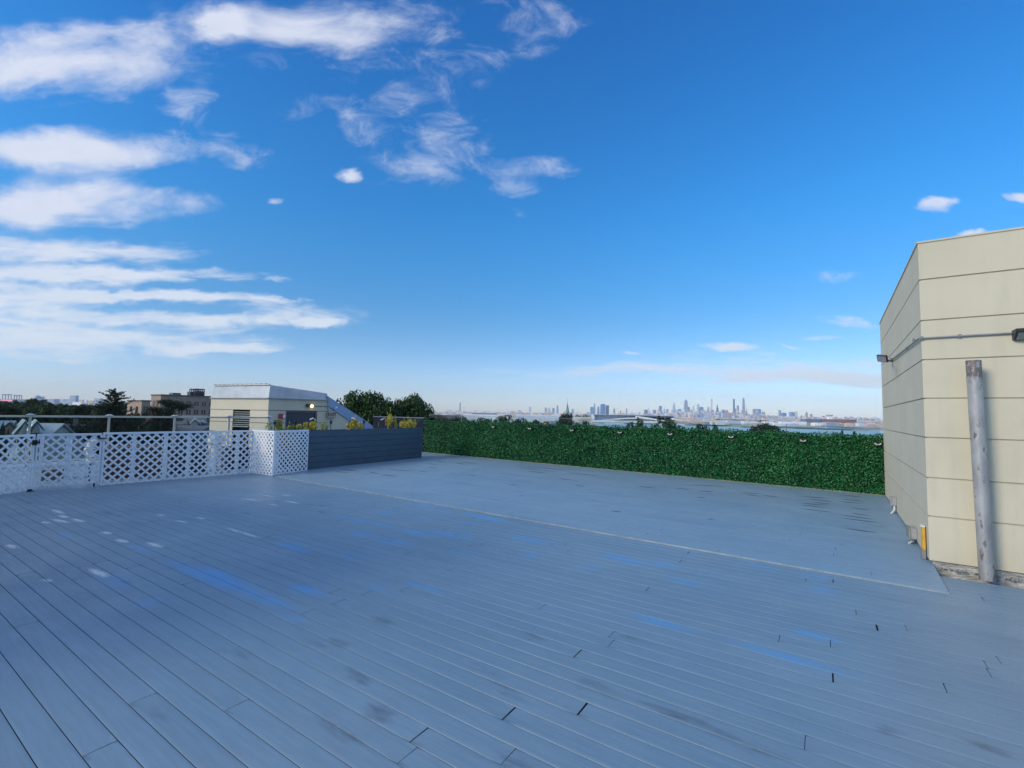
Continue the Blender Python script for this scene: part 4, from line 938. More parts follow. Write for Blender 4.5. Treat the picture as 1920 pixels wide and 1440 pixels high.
# fixtures on it
def fix(x, y, o=.0): return on_wall(x, y, pc + nR_ * o, RU2)
MR = Matrix(((RU2.x, -nR_.x, 0, 0), (RU2.y, -nR_.y, 0, 0), (0, 0, 1, 0), (0, 0, 0, 1)))
p = fix(579, 760.5); wl_ = empty('wall_lamp', p, 'small lit wall lamp above the dark door of the stair bulkhead', 'light')
Mx = Matrix.Translation(p) @ MR
MB().box(-.16, .1, -.12, -.001, -.07, .07, Mx).build('housing', mat('bronze', (.05, .045, .04), .5), wl_, bevel=.015)
M_lit = bpy.data.materials.new('lit_lens'); M_lit.use_nodes = True; b_ = M_lit.node_tree.nodes['Principled BSDF']; b_.inputs['Emission Color'].default_value = (1, .74, .32, 1); b_.inputs['Emission Strength'].default_value = 1.6; b_.inputs['Base Color'].default_value = (.9, .8, .5, 1)
MB().tube([Mx @ Vector((.06, -.1, -.02)), Mx @ Vector((.09, -.17, -.03)), Mx @ Vector((.1, -.2, -.035))], [.085, .08, .04], 14).build('lens', M_lit, wl_, smooth=True)
p = fix(527.5, 780.5); al = empty('alarm_box', p, 'small red alarm box with a white face left of the dark door', 'alarm')
Mx = Matrix.Translation(p) @ MR; MB().box(-.13, .13, -.09, -.001, -.11, .11, Mx).build('housing', mat('red_paint', (.42, .03, .04), .4), al, bevel=.01); MB().box(.03, .12, -.1, -.0905, -.08, .08, Mx).build('face', M_wh, al)
p = fix(620.5, 777.5, .05); ex = empty('exit_sign', p, 'pale boxed EXIT sign on the wall under the sloping roof edge', 'sign')
Mx = Matrix.Translation(p) @ MR; MB().box(-.23, .23, -.09, -.001, -.16, .16, Mx).build('housing', mat('sign_cream', (.40, .36, .28), .6, var=.1), ex, bevel=.015)
MB().box(-.19, .19, -.094, -.0905, -.12, .12, Mx).build('face', mat('sign_face', (.47, .43, .34), .5, var=.1), ex)
cu = bpy.data.curves.new('exit_text', 'FONT'); cu.body = 'EXIT'; cu.size = .23; cu.align_x = 'CENTER'; cu.align_y = 'CENTER'; cu.extrude = .003; cu.offset = .004
to = bpy.data.objects.new('tmp', cu); C.objects.link(to); dg = bpy.context.evaluated_depsgraph_get(); me = bpy.data.meshes.new_from_object(to.evaluated_get(dg)); bpy.data.objects.remove(to)
me.materials.clear(); me.materials.append(mat('letters', (.05, .03, .02), .6)); tx = bpy.data.objects.new('lettering', me); C.objects.link(tx); tx.parent = ex; tx.matrix_parent_inverse = pinv(ex)
tx.matrix_basis = Mx @ Matrix.Translation((0, -.099, 0)) @ Matrix.Rotation(math.pi / 2, 4, 'X')
p = fix(628, 768, .1); sp_ = empty('spot_light', p, 'small white spot light above the exit sign', 'light'); MB().tube([p, p + Vector((.1, -.05, .12))], [.03, .05], 10).build('head', M_wh, sp_, smooth=True); MB().tube([p, p + nR_ * -.09 + Vector((0, 0, -.03))], .012, 6).build('arm', M_dark, sp_)
p = fix(604, 762.5, .02); p2 = fix(613, 762, .02); p3 = fix(616, 772, .06); cd = MB().tube([fix(583, 761.5, .02), p2, p3], .012, 6).build('cable', M_dark); tag(cd, 'dark cable from the lit wall lamp to the exit sign', 'cable')

# ------------------------------------------------------------------ TERRAIN, WATER
GZ0 = -11.0
def h_ground(x, y):
    r = np.hypot(x, y); a = np.where(y > 1, x / np.maximum(y, 1), np.where(x > 0, 9.0, -9.0))
    far = GZ0 + (-29 - GZ0) * np.clip((r - 180) / 420, 0, 1) ** .8
    left = GZ0 + (-20 - GZ0) * np.clip((r - 400) / 1600, 0, 1)
    k = np.clip((a + .35) / .3, 0, 1); z = left * (1 - k) + far * k
    bay = np.clip((a - .165) / .02, 0, 1) * np.clip((r - 560) / 60, 0, 1) * np.clip((1840 + 420 * np.clip((a - .2) / .6, -1, 1) * -.25 - r) / 30, 0, 1)
    return z - bay * 12
rad = np.concatenate([np.linspace(14, 200, 24), np.geomspace(215, 60000, 70)]); th = np.linspace(0, 2 * math.pi, 241)[:-1]
Rg, Tg = np.meshgrid(rad, th, indexing='ij'); Xg, Yg = Rg * np.sin(Tg), Rg * np.cos(Tg); Zg = h_ground(Xg, Yg)
n1, n2 = Rg.shape; vv = np.stack([Xg, Yg, Zg], -1).reshape(-1, 3).tolist(); ff = []
for i in range(n1 - 1):
    for j in range(n2): j2 = (j + 1) % n2; ff.append((i * n2 + j, i * n2 + j2, (i + 1) * n2 + j2, (i + 1) * n2 + j))
ff.append(tuple(range(n2)))
m = MB(); m.v = vv; m.f = ff; m.mi = [0] * len(ff)
M_gr = mat('ground', (.045, .07, .035), .95, var=.4, scale=.02, col2=(.13, .13, .11))
def far_ground(m):
    N, L = m.node_tree.nodes, m.node_tree.links; b = N['Principled BSDF']; src = b.inputs['Base Color'].links[0].from_socket
    g = N.new('ShaderNodeNewGeometry'); ln_ = N.new('ShaderNodeVectorMath'); ln_.operation = 'LENGTH'; L.new(g.outputs['Position'], ln_.inputs[0])
    r = N.new('ShaderNodeMapRange'); L.new(ln_.outputs['Value'], r.inputs[0]); r.inputs[1].default_value = 1500; r.inputs[2].default_value = 1900
    vo = N.new('ShaderNodeTexVoronoi'); vo.inputs['Scale'].default_value = .012; L.new(g.outputs['Position'], vo.inputs['Vector'])
    cr = N.new('ShaderNodeValToRGB'); e = cr.color_ramp.elements; e[0].position = 0; e[0].color = (.05, .09, .05, 1); e[1].position = .45; e[1].color = (.50, .47, .42, 1); x = e.new(.7); x.color = (.72, .70, .66, 1); cr.color_ramp.interpolation = 'CONSTANT'
    sp = N.new('ShaderNodeSeparateColor'); L.new(vo.outputs['Color'], sp.inputs[0]); L.new(sp.outputs[0], cr.inputs[0])
    mx = N.new('ShaderNodeMix'); mx.data_type = 'RGBA'; L.new(r.outputs[0], mx.inputs[0]); L.new(src, mx.inputs[6]); L.new(cr.outputs[0], mx.inputs[7]); L.new(mx.outputs[2], b.inputs['Base Color'])
far_ground(M_gr)
tag(m.build('ground', M_gr), kind='structure')
M_wat = mat('water', (.40, .52, .56), .3, var=.1, scale=.01, bump=.25, bscale=.25)
m = MB(); a0_ = math.atan(.15); aa = [a0_ + (1.35 - a0_) * k / 40 for k in range(41)]
m.poly([(math.sin(a) * r, math.cos(a) * r, -31.0) for r in (540, 2200) for a in aa], [(k, k + 1, 42 + k, 41 + k) for k in range(40)])
tag(m.build('water', M_wat), kind='structure')

# ------------------------------------------------------------------ TREES
M_lf = [mat('leaf_a', (.014, .040, .010), .55, scale=.35, island=.55, col2=(.040, .090, .018), spec=.3), mat('leaf_b', (.010, .030, .010), .6, scale=.35, island=.5, col2=(.024, .060, .016), spec=.3), mat('leaf_dark', (.006, .020, .010), .6, scale=.5, island=.4, col2=(.014, .035, .016), spec=.3)]
M_bark = mat('bark', (.06, .045, .035), .9, var=.3, scale=2)
TREEM = {}
def tree_mesh(key, w, h, crown0, n, leaf, material, seed, flat=1.0, dome=False):
    random.seed(seed); bl = []
    ch = h * (1 - crown0)
    pf = (lambda t: min(1, 1.18 * math.sqrt(max(.04, 1 - (max(0, t - .35) / .66) ** 3)))) if dome else (lambda t: math.sqrt(max(.05, 1 - (abs(t - .42) / .62) ** 2)))
    for k in range(64 if dome else 30):
        t = random.random() ** (.6 if dome else 1); a = random.uniform(0, 6.28); prof = pf(t); r = w / 2 * prof * random.uniform(.15 if dome else .25, .85)
        br = w * random.uniform(.09, .19); bl.append((math.cos(a) * r, math.sin(a) * r, h * crown0 + ch * (.08 + t * .84), br, br * random.uniform(.55, .85) * flat))
    for k in range(60 if dome else 26):
        t = random.random() ** (.5 if dome else 1); a = random.uniform(0, 6.28); prof = pf(t); r = w / 2 * prof * random.uniform(.8, 1.02)
        br = w * random.uniform(.035, .08); bl.append((math.cos(a) * r, math.sin(a) * r, h * crown0 + ch * (.1 + t * .88), br, br))
    P, Nn = pts_in_blobs(bl, n)
    f = leaf_mesh('crown', P, Nn, leaf, material, None, .7, .6)
    m = MB(); m.tube([(0, 0, 0), (w * .01, 0, h * crown0 * .7), (0, w * .01, h * .6), (w * .02, 0, h * .88)], [w * .035, w * .026, w * .016, w * .004], 8)
    for b in bl[:12]:
        s0 = Vector((0, 0, h * (crown0 * .6 + random.uniform(0, .3)))); e0 = Vector(b[:3]); m.tube([s0, s0.lerp(e0, .5) + Vector((0, 0, h * .02)), e0], [w * .016, w * .01, w * .003], 5)
    t = m.build('trunk', M_bark, None, smooth=True)
    TREEM[key] = (f.data, t.data); bpy.data.objects.remove(f); bpy.data.objects.remove(t)
def conifer_mesh(key, w, h, n_tier, material, seed, top_open=True, leaf=.11, per=34):
    random.seed(seed); P, Nn = [], []; m = MB(); m.tube([(0, 0, 0), (0, 0, h * .6), (0, 0, h)], [w * .035, w * .02, w * .004], 7)
    for k in range(n_tier):
        t = k / (n_tier - 1); z = h * (.12 + .86 * t); R = w / 2 * (1 - t) ** .42 * random.uniform(.65, 1.15) + .12
        for j in range(7 if t < .8 else 5):
            a = random.uniform(0, 6.28); rr = R * random.uniform(.6, 1.1); tip = Vector((math.cos(a) * rr, math.sin(a) * rr, z + rr * random.uniform(.0, .6)))
            s0 = Vector((0, 0, z - .05 * h * (1 - t))); m.tube([s0, s0.lerp(tip, .6) - Vector((0, 0, rr * .06)), tip], [w * .008 + .01, w * .006, .01], 4)
            q = int(per * (.4 + rr / (w / 2))); tt = rng.uniform(.15, 1.05, q)
            pp = np.array(s0)[None] * (1 - tt[:, None]) + np.array(tip)[None] * tt[:, None]
            pp += rng.normal(size=(q, 3)) * np.array([.07, .07, .035]) * rr * .9; P.append(pp); d = rng.normal(size=(q, 3)); d[:, 2] += 1; Nn.append(d / np.linalg.norm(d, axis=1)[:, None])
    f = leaf_mesh('crown', np.concatenate(P), np.concatenate(Nn), leaf, material, None, .35, .6); t = m.build('trunk', M_bark, None, smooth=True)
    TREEM[key] = (f.data, t.data); bpy.data.objects.remove(f); bpy.data.objects.remove(t)
tree_mesh('big1', 1, 1, .22, 26000, .014, M_lf[0], 3, dome=True)
tree_mesh('big2', 1, 1, .25, 22000, .015, M_lf[0], 5, dome=True)
tree_mesh('mid1', 1, 1, .15, 5000, .024, M_lf[1], 8)
tree_mesh('mid2', 1, 1, .12, 5000, .026, M_lf[0], 13)
tree_mesh('mid3', 1, 1, .18, 4500, .026, M_lf[2], 17)
conifer_mesh('con1', 8.2, 15.5, 38, M_lf[2], 21, leaf=.16, per=90)
def pine_flat(key):
    random.seed(31); P, Nn = [], []; m = MB(); m.tube([(0, 0, 0), (.15, 0, 6), (-.1, 0, 10), (.3, 0, 12.6)], [.3, .24, .16, .05], 7)
    for (z, x0, x1) in ((12.8, -.6, 2.6), (12.2, -.8, 4.4), (11.6, -3.2, 3.8), (11.0, -3.8, 2.2), (10.2, -2.8, 3.0), (9.4, -3.2, 2.4), (8.5, -2.4, 2.6), (7.5, -2.8, 2.2)):
        for j in range(9):
            x = random.uniform(x0, x1); y = random.uniform(-1.8, 1.8); tip = Vector((x, y, z + random.uniform(-.15, .25))); s0 = Vector((0, 0, z - .7))
            m.tube([s0, s0.lerp(tip, .5) + Vector((0, 0, .1)), tip], [.07, .05, .015], 4); q = 260
            pp = np.array(tip) + rng.normal(size=(q, 3)) * np.array([.55, .5, .16]); P.append(pp); d = rng.normal(size=(q, 3)); Nn.append(d / np.linalg.norm(d, axis=1)[:, None])
    f = leaf_mesh('crown', np.concatenate(P), np.concatenate(Nn), .12, M_lf[2], None, .35, .7); t = m.build('trunk', M_bark, None, smooth=True)
    TREEM[key] = (f.data, t.data); bpy.data.objects.remove(f); bpy.data.objects.remove(t)
pine_flat('pine')
random.seed(99)
def tree(key, p, w, h, label, group=None, name='tree', rz=None):
    e = empty(name, p, label, 'tree', group, random.uniform(0, 6.28) if rz is None else rz)
    for d_, nm in zip(TREEM[key], ('crown', 'trunk')):
        o = bpy.data.objects.new(nm, d_); C.objects.link(o); o.parent = e
    e.scale = (w, w, h); return e
def gz_at(x, y): return float(h_ground(np.array([x]), np.array([y]))[0])
def tree_px(key, px, pyt, wpx, D, label, group=None, name='tree', unit=True, hmin=4, rz=None):
    t = at(px, pyt, D); g = gz_at(t.x, t.y); h = max(hmin, t.z - g); w = wpx * D / 880
    return tree(key, Vector((t.x, t.y, t.z - h)), w, h, label, group, name, rz)
tree_px('big1', 690, 739.5, 122, 62, 'large leafy tree just right of the stair bulkhead', name='leafy_tree')
tree_px('big2', 772, 747.5, 104, 66, 'leafy tree with a lower crown, right of the large leafy tree', name='leafy_tree')
t = at(216, 727, 78); tree('con1', Vector((t.x, t.y, t.z - 15.5)), 1, 1, 'tall dark spiky conifer left of the brick building', name='conifer_tree')
t = at(312, 752, 70); tree('pine', Vector((t.x, t.y, t.z - 13.0)), .62, 1, 'dark flat-topped pine in front of the brick building', name='pine_tree', rz=.2)
for i, (k, px, pt_, w, D, lab) in enumerate([('mid3', 1062, 776.5, 44, 150, 'dark round tree at the foot of the green spire'), ('mid3', 1098, 790, 22, 150, 'small dark tree right of the green spire'), ('mid1', 945, 778, 44, 170, 'dark tree below the long dark roof'), ('mid1', 978, 784, 34, 160, 'dark bush-shaped tree left of the red-roofed house'),
    ('mid1', 830, 777, 40, 110, 'low dark tree beside the end of the leafy crowns'), ('mid3', 862, 780, 46, 130, 'dark low tree behind the left hedge end'), ('mid1', 905, 783, 50, 130, 'dark low tree, second along the left hedge top'), ('mid3', 1004, 788, 30, 150, 'low dark tree beside the red-roofed house'),
    ('mid2', 1196, 786, 40, 95, 'green tree below the white terminal roof'), ('mid2', 1246, 784.5, 62, 95, 'wide green tree over the start of the water'), ('mid1', 1180, 791, 20, 95, 'small green tree left of the green tree below the terminal'), ('mid1', 1312, 795, 38, 100, 'round dark tree in front of the water'), ('mid2', 1338, 797, 30, 95, 'light green tree right of the round dark one'),
    ('mid3', 1434, 795, 74, 100, 'broad dark tree standing alone before the water'), ('mid1', 1501, 809.5, 34, 90, 'treetop just showing above the hedge, right of the broad tree'), ('mid2', 1570, 811, 44, 80, 'low green treetop above the hedge near the wall'), ('mid2', 1612, 813, 50, 78, 'low green treetop nearest the cream wall'),
    ('mid1', 1275, 797, 26, 98, 'small dark tree right of the wide green tree'), ('mid1', 1133, 797, 16, 150, 'tiny dark tree left of the water')]):
    tree_px(k, px, pt_, w, D, lab)
# wooded suburb to the left
for i in range(46):
    px = random.uniform(-60, 275); D = random.uniform(120, 420); hor = 775.5 + (px - 960) * .0179
    tp = hor + random.uniform(-3, 6) if D > 220 else hor + random.uniform(8, 22)
    if D < 220 and px < 150: D = random.uniform(200, 400); tp = hor + random.uniform(-2, 5)
    tree_px(random.choice(['mid1', 'mid2', 'mid3', 'mid1']), px, tp, random.uniform(9, 14) * 880 / D, D, 'one of many dark green trees of the wooded suburb left of the brick building', 'trees of the wooded suburb on the left')
for px, tp, w, D, lab in [(60, 747, 60, 230, 'tallest dark tree crown of the left suburb, left of the conifer'), (10, 752, 70, 210, 'broad dark tree at the far left edge'), (100, 757, 60, 200, 'dark tree crown right of the tallest crown on the left'), (150, 760, 50, 190, 'dark tree crown just left of the conifer'), (253, 774, 40, 95, 'green tree between the conifer and the pine'), (8, 797, 22, 55, 'dark tree at the left edge beside the blue-grey roof'), (150, 797, 60, 90, 'dark green tree behind the railing, right of the pale roofs'), (188, 792, 46, 100, 'green tree behind the second railing post'), (250, 784, 90, 80, 'dark tree mass behind the glass, below the conifer'), (300, 786, 70, 85, 'dark tree mass behind the glass, below the pine'), (375, 802, 30, 90, 'green bush by the white houses'), (350, 795, 24, 95, 'dark bush left of the white houses')]:
    tree_px(random.choice(['mid1', 'mid3', 'mid2']), px, tp, w, D, lab)
# distant wood as one mass
P, Nn = [], []
for i in range(420):
    px = random.uniform(-150, 560); D = random.uniform(420, 1900); x = (px - 960) / 880 * D; g = gz_at(x, D); r = random.uniform(5, 9)
    p_, n_ = pts_in_blobs([(x, D, g + 9, r, 6.5 + D * .002)], 60); P.append(p_); Nn.append(n_)
for i in range(170):
    px = random.uniform(820, 1120); D = random.uniform(260, 1300); x = (px - 960) / 880 * D; g = gz_at(x, D); r = random.uniform(4, 8)
    p_, n_ = pts_in_blobs([(x, D, g + 6, r, 5)], 70); P.append(p_); Nn.append(n_)
def patch(px0, px1, D0, D1, n, hh):
    for i in range(n):
        px = random.uniform(px0, px1); D = random.uniform(D0, D1); x = (px - 960) / 880 * D
        p_, n_ = pts_in_blobs([(x, D, -29 + hh * .5, D * .006, hh)], 50); P.append(p_); Nn.append(n_)
patch(1080, 1106, 2350, 2500, 24, 22); patch(1345, 1440, 2500, 2900, 70, 15); patch(1290, 1345, 2900, 3100, 30, 9); patch(1010, 1030, 2600, 2700, 12, 14); patch(1420, 1640, 3000, 5000, 90, 9); patch(850, 1000, 1800, 4500, 110, 9)
Pc = np.concatenate(P); Nc = np.concatenate(Nn); o = leaf_mesh('woodland', Pc, Nc, 2.2, mat('wood_far', (.025, .055, .022), .8, scale=.02, island=.4, col2=(.05, .09, .04)), None, .8, .7)
tag(o, 'distant woods and tree belts among the far streets', 'woods', kind='stuff')

# ------------------------------------------------------------------ NEAR BUILDINGS
def cbox(m, x0, x1, y0, y1, z0, z1, M=None): return m.box(x0, x1, y0, y1, z0, z1, M)
M_brick = mat('brick_tan', (.34, .25, .20), .85, var=.12, scale=.6, bump=.2, bscale=4); M_brickp = mat('brick_pale', (.66, .50, .37), .85, var=.1, scale=.6)
M_win = mat('window_glass', (.03, .04, .05), .15, var=.3, spec=.8); M_sill = mat('stone_pale', (.50, .48, .44), .7)
D0 = 190
def bldg(px0, pxc, px1, pyt0, pytc, D, label, rows, cols, matl, matl2, name, ang=None, tank=False, extra=0):
    """left lit side px0..pxc, main face pxc..px1"""
    c = at(pxc, pytc, D); zt = c.z; g = GZ0 - 1; H = zt - g
    d1 = Vector((.56, .83, 0)).normalized(); d2 = Vector((-.83, .56, 0))
    e_r = on_wall(px1, 770, c, d1); Lr = (e_r - c).to_2d().length; e_l = on_wall(px0, 770, c, d2); Ll = (e_l - c).to_2d().length
    e = empty(name, Vector((c.x, c.y, g)), label, 'building', None)
    Mx = Matrix.Translation((c.x, c.y, g)) @ Matrix(((d1.x, d2.x, 0, 0), (d1.y, d2.y, 0, 0), (0, 0, 1, 0), (0, 0, 0, 1)))
    MB().box(0, Lr, 0, Ll, 0, H, Mx).build('wall', matl, e)
    MB().box(-.25, Lr + .2, -.25, Ll + .2, H, H + .5, Mx).build('cornice', mat('cornice', (.12, .11, .10), .7), e)
    sx = Lr / cols; rh = 3.6
    for r in range(rows):
        zt_ = H - 2.0 - r * rh
        for k in range(cols):
            if extra and k < extra: continue
            x = (k + .5) * sx
            for dx in (-sx * .17, sx * .17):
                w = MB().box(x + dx - sx * .1, x + dx + sx * .1, -.12, -.02, zt_ - 2.1, zt_, Mx).build('window', M_win, e)
                MB().box(x + dx - sx * .12, x + dx + sx * .12, -.2, -.005, zt_ - 2.35, zt_ - 2.13, Mx).build('sill', M_sill, w if False else e)
    for r in range(rows):
        zt_ = H - 2.0 - r * rh
        for k in range(2):
            y = Ll * (.3 + .4 * k); MB().box(-.12, -.02, y - Ll * .08, y + Ll * .08, zt_ - 2.1, zt_, Mx).build('window', M_win, e)
    return e, Mx, Lr, Ll, H
e, Mx, Lr, Ll, H = bldg(282, 302, 402, 741, 741.5, D0, 'large brown brick building with rooftop frame left of the stair bulkhead', 3, 7, M_brick, M_brickp, 'brick_building', extra=2)
# rooftop mechanical frame
rf = MB(); x0 = Lr * .68; x1 = Lr * .86
for x in np.linspace(x0, x1, 6): rf.bar(Mx @ Vector((x, 4, H + .5)), Mx @ Vector((x, 4, H + 3.6)), .3); rf.bar(Mx @ Vector((x, 9, H + .5)), Mx @ Vector((x, 9, H + 3.6)), .3)
for z in (1.6, 3.4): rf.bar(Mx @ Vector((x0, 4, H + z)), Mx @ Vector((x1, 4, H + z)), .45); rf.bar(Mx @ Vector((x0, 9, H + z)), Mx @ Vector((x1, 9, H + z)), .45)
rf.box(x0 + 1, x0 + 4, 5, 8, H + .5, H + 2.6, Mx); rf.box(x1 - 5, x1 - 1, 5, 8, H + .5, H + 2.2, Mx)
rf.build('roof_frame', mat('frame_dark', (.05, .055, .07), .6), e)
MB().box(Lr * .28, Lr * .42, 4, 8, H + .5, H + 1.4, Mx).build('roof_hatch', mat('hatch', (.10, .12, .15), .6), e)
bldg(238, 266, 281, 752, 752.5, D0 - 8, 'low pale brick wing left of the large brick building', 2, 1, M_brick, M_brickp, 'brick_wing')
# houses: gabled, built from their own ridge points
def house(px, pyr, wpx, D, label, wallm, roofm, rot=.3, name='house', dormers=0, h=7.0, deep=9.0, rh=2.6, wins=3, chim=False, gable=False):
    r = at(px, pyr, D); w = wpx * D / 880
    if gable: deep = w; w = 8.0; rot = 2.15 + (px - 372) * -.0008
    base = r.z - h - rh
    e = empty(name, Vector((r.x, r.y, base)), label, 'house'); Mx = Matrix.Translation((r.x, r.y, base)) @ Matrix.Rotation(rot, 4, 'Z')
    m = MB(); m.poly([Mx @ Vector(p) for p in [(-w / 2, -deep / 2, 0), (w / 2, -deep / 2, 0), (w / 2, deep / 2, 0), (-w / 2, deep / 2, 0), (-w / 2, -deep / 2, h), (w / 2, -deep / 2, h), (w / 2, deep / 2, h), (-w / 2, deep / 2, h), (-w / 2, 0, h + rh - .15), (w / 2, 0, h + rh - .15)]],
        [(0, 3, 2, 1), (0, 1, 5, 4), (2, 3, 7, 6), (1, 2, 6, 9, 5), (3, 0, 4, 8, 7), (4, 5, 9, 8), (6, 7, 8, 9)]); m.build('wall', wallm, e)
    m = MB(); o_ = .4
    for s in (-1, 1):
        a = [Vector((-w / 2 - o_, 0, h + rh)), Vector((w / 2 + o_, 0, h + rh)), Vector((w / 2 + o_, s * (deep / 2 + .5), h - .28)), Vector((-w / 2 - o_, s * (deep / 2 + .5), h - .28))]
        m.poly([Mx @ p for p in a] + [Mx @ (p + Vector((0, 0, .14))) for p in a], [(0, 1, 2, 3), (7, 6, 5, 4), (0, 4, 5, 1), (1, 5, 6, 2), (2, 6, 7, 3), (3, 7, 4, 0)])
    m.build('roof', roofm, e)
    for k in range(wins):
        x = -w / 2 + w * (k + .5) / wins
        for z in (1.4, 4.4):
            if z + 1.5 < h: MB().box(x - .45, x + .45, -deep / 2 - .06, -deep / 2 - .01, z, z + 1.4, Mx).build('window', M_win, e)
    for k in range(dormers):
        x = -w / 2 + w * (k + .5) / dormers
        d_ = MB(); d_.box(x - .85, x + .85, -deep / 2 + .9, -.3, h + .3, h + 2.0, Mx); d_.poly([Mx @ Vector(p) for p in [(x - 1, -deep / 2 + .7, h + 2), (x + 1, -deep / 2 + .7, h + 2), (x, -deep / 2 + .7, h + 2.7), (x - 1, -.2, h + 2), (x + 1, -.2, h + 2), (x, -.2, h + 2.7)]], [(0, 1, 2), (5, 4, 3), (0, 2, 5, 3), (2, 1, 4, 5), (1, 0, 3, 4)])
        dd = d_.build('dormer', mat('dormer_white', (.72, .72, .68), .6), e); MB().box(x - .4, x + .4, -deep / 2 + .84, -deep / 2 + .89, h + .7, h + 1.7, Mx).build('dormer_window', M_win, e)
    if gable:
        for yy in (-deep * .22, deep * .22): MB().box(-w / 2 - .08, -w / 2 - .02, yy - .4, yy + .4, h - 1.9, h - .5, Mx).build('window', M_win, e)
        MB().box(-w / 2 - .55, -w / 2 - .03, -deep * .45, deep * .45, h - 2.6, h - 2.45, Mx).build('porch_roof', M_sill, e)
    if chim: MB().box(w * .25, w * .25 + .7, -.2, .6, h + rh - 1.2, h + rh + 1.1, Mx).build('chimney', mat('chimney_brick', (.3, .28, .26), .8), e)
    return e
M_white = mat('white_siding', (.72, .72, .68), .6, var=.08, scale=.8); M_bluer = mat('blue_grey_roof', (.38, .52, .64), .6, var=.12, scale=.8); M_gryr = mat('grey_roof', (.10, .11, .13), .7, var=.2, scale=.8); M_lroof = mat('light_roof', (.58, .68, .76), .5, var=.12, scale=.6)
M_peach = mat('peach_siding', (.48, .33, .24), .7, var=.1); M_redr = mat('red_roof', (.24, .09, .06), .7, var=.15); M_cream = mat('cream_siding', (.62, .56, .44), .7, var=.1)
house(5, 790, 26, 72, 'house with a blue-grey roof at the left edge behind the railing', M_lroof, M_bluer, .6, wins=2)
house(20, 793, 12, 66, 'narrow peach-coloured house beside the blue-grey roof', M_peach, M_gryr, -.9, wins=3, deep=4, h=6)
house(45, 788, 15, 66, 'white gabled house with paired windows left of the first railing post', M_white, M_lroof, gable=True, h=5, rh=1.6)
house(67, 788.5, 8, 64, 'narrow white house front just right of the first railing post', M_white, M_lroof, gable=True, h=5, rh=1)
house(86, 795, 52, 70, 'house with a wide pale blue roof right of the first railing post', M_white, M_lroof, .15, wins=4, deep=12, rh=4.2, dormers=0, chim=False)
house(128, 796, 26, 90, 'grey-roofed house with a chimney, right of the pale blue roof', M_white, M_gryr, .75, chim=True, deep=12, rh=4)
house(162, 789, 20, 150, 'distant pale cream house among trees, left of the second post', M_cream, M_lroof, .2)
house(148, 797, 12, 120, 'small white house below the pale cream house', M_white, M_lroof, .5)
house(352, 788, 10, 110, 'small white gabled house right of the third railing post', M_white, M_gryr, gable=True, h=5, rh=2.2)
house(366, 785, 11, 108, 'yellow-cream house in the middle of the white houses', M_cream, M_lroof, gable=True, h=5, rh=1)
house(377, 788, 12, 112, 'white house with two pointed dormers', M_white, M_gryr, .57, dormers=2, h=5)
house(391, 787, 11, 106, 'white gabled house against the stair bulkhead', M_white, M_gryr, gable=True, h=5)
house(362, 799, 54, 90, 'long low dark flat roof in front of the white houses', M_gryr, M_gryr, .25, h=4, rh=.5, name='garage')
house(365, 779, 40, 150, 'grey roofed house below the brick building', M_gryr, M_gryr, .3, h=5)
house(284, 778, 10, 130, 'small red roof between the conifer and the pine', M_peach, M_redr, .6, h=5, rh=2)
house(1023, 790.5, 12, 210, 'house with a reddish gabled roof above the hedge', M_peach, M_redr, 1.2, h=5, rh=3, deep=6)
house(1040, 790, 24, 212, 'grey-sided house beside the reddish gabled roof', mat('grey_siding', (.22, .25, .31), .7), mat('grey_siding', (0, 0, 0)), .2, h=6, rh=1.5)
house(1110, 796, 12, 190, 'low pale house roof just above the hedge near the water', M_cream, M_peach, .2, h=4, rh=1)
# church spire
s0 = at(1064, 754, 900); e = empty('church', Vector((s0.x, s0.y, -28)), 'church tower with a tall green copper spire rising above the dark tree', 'church')
zb = at(1064, 775, 900).z; zz = at(1064, 782, 900).z; w_ = 4.3
MB().tube([Vector((s0.x, s0.y, zb)), Vector((s0.x, s0.y, zb + 6)), Vector((s0.x, s0.y, s0.z - .5)), Vector((s0.x, s0.y, s0.z + 2))], [w_, w_ * .68, .3, .1], 8).build('spire', mat('copper_green', (.17, .32, .30), .6, var=.15, scale=.2), e)
m = MB().box(s0.x - 4.2, s0.x + 4.2, s0.y - 4.2, s0.y + 4.2, -28, zb); m.build('tower', mat('church_stone', (.45, .42, .36), .8), e); MB().bar((s0.x, s0.y, s0.z + 1.5), (s0.x, s0.y, s0.z + 6), .25).bar((s0.x - 1, s0.y, s0.z + 4.4), (s0.x + 1, s0.y, s0.z + 4.4), .25).build('cross', M_dark, e)

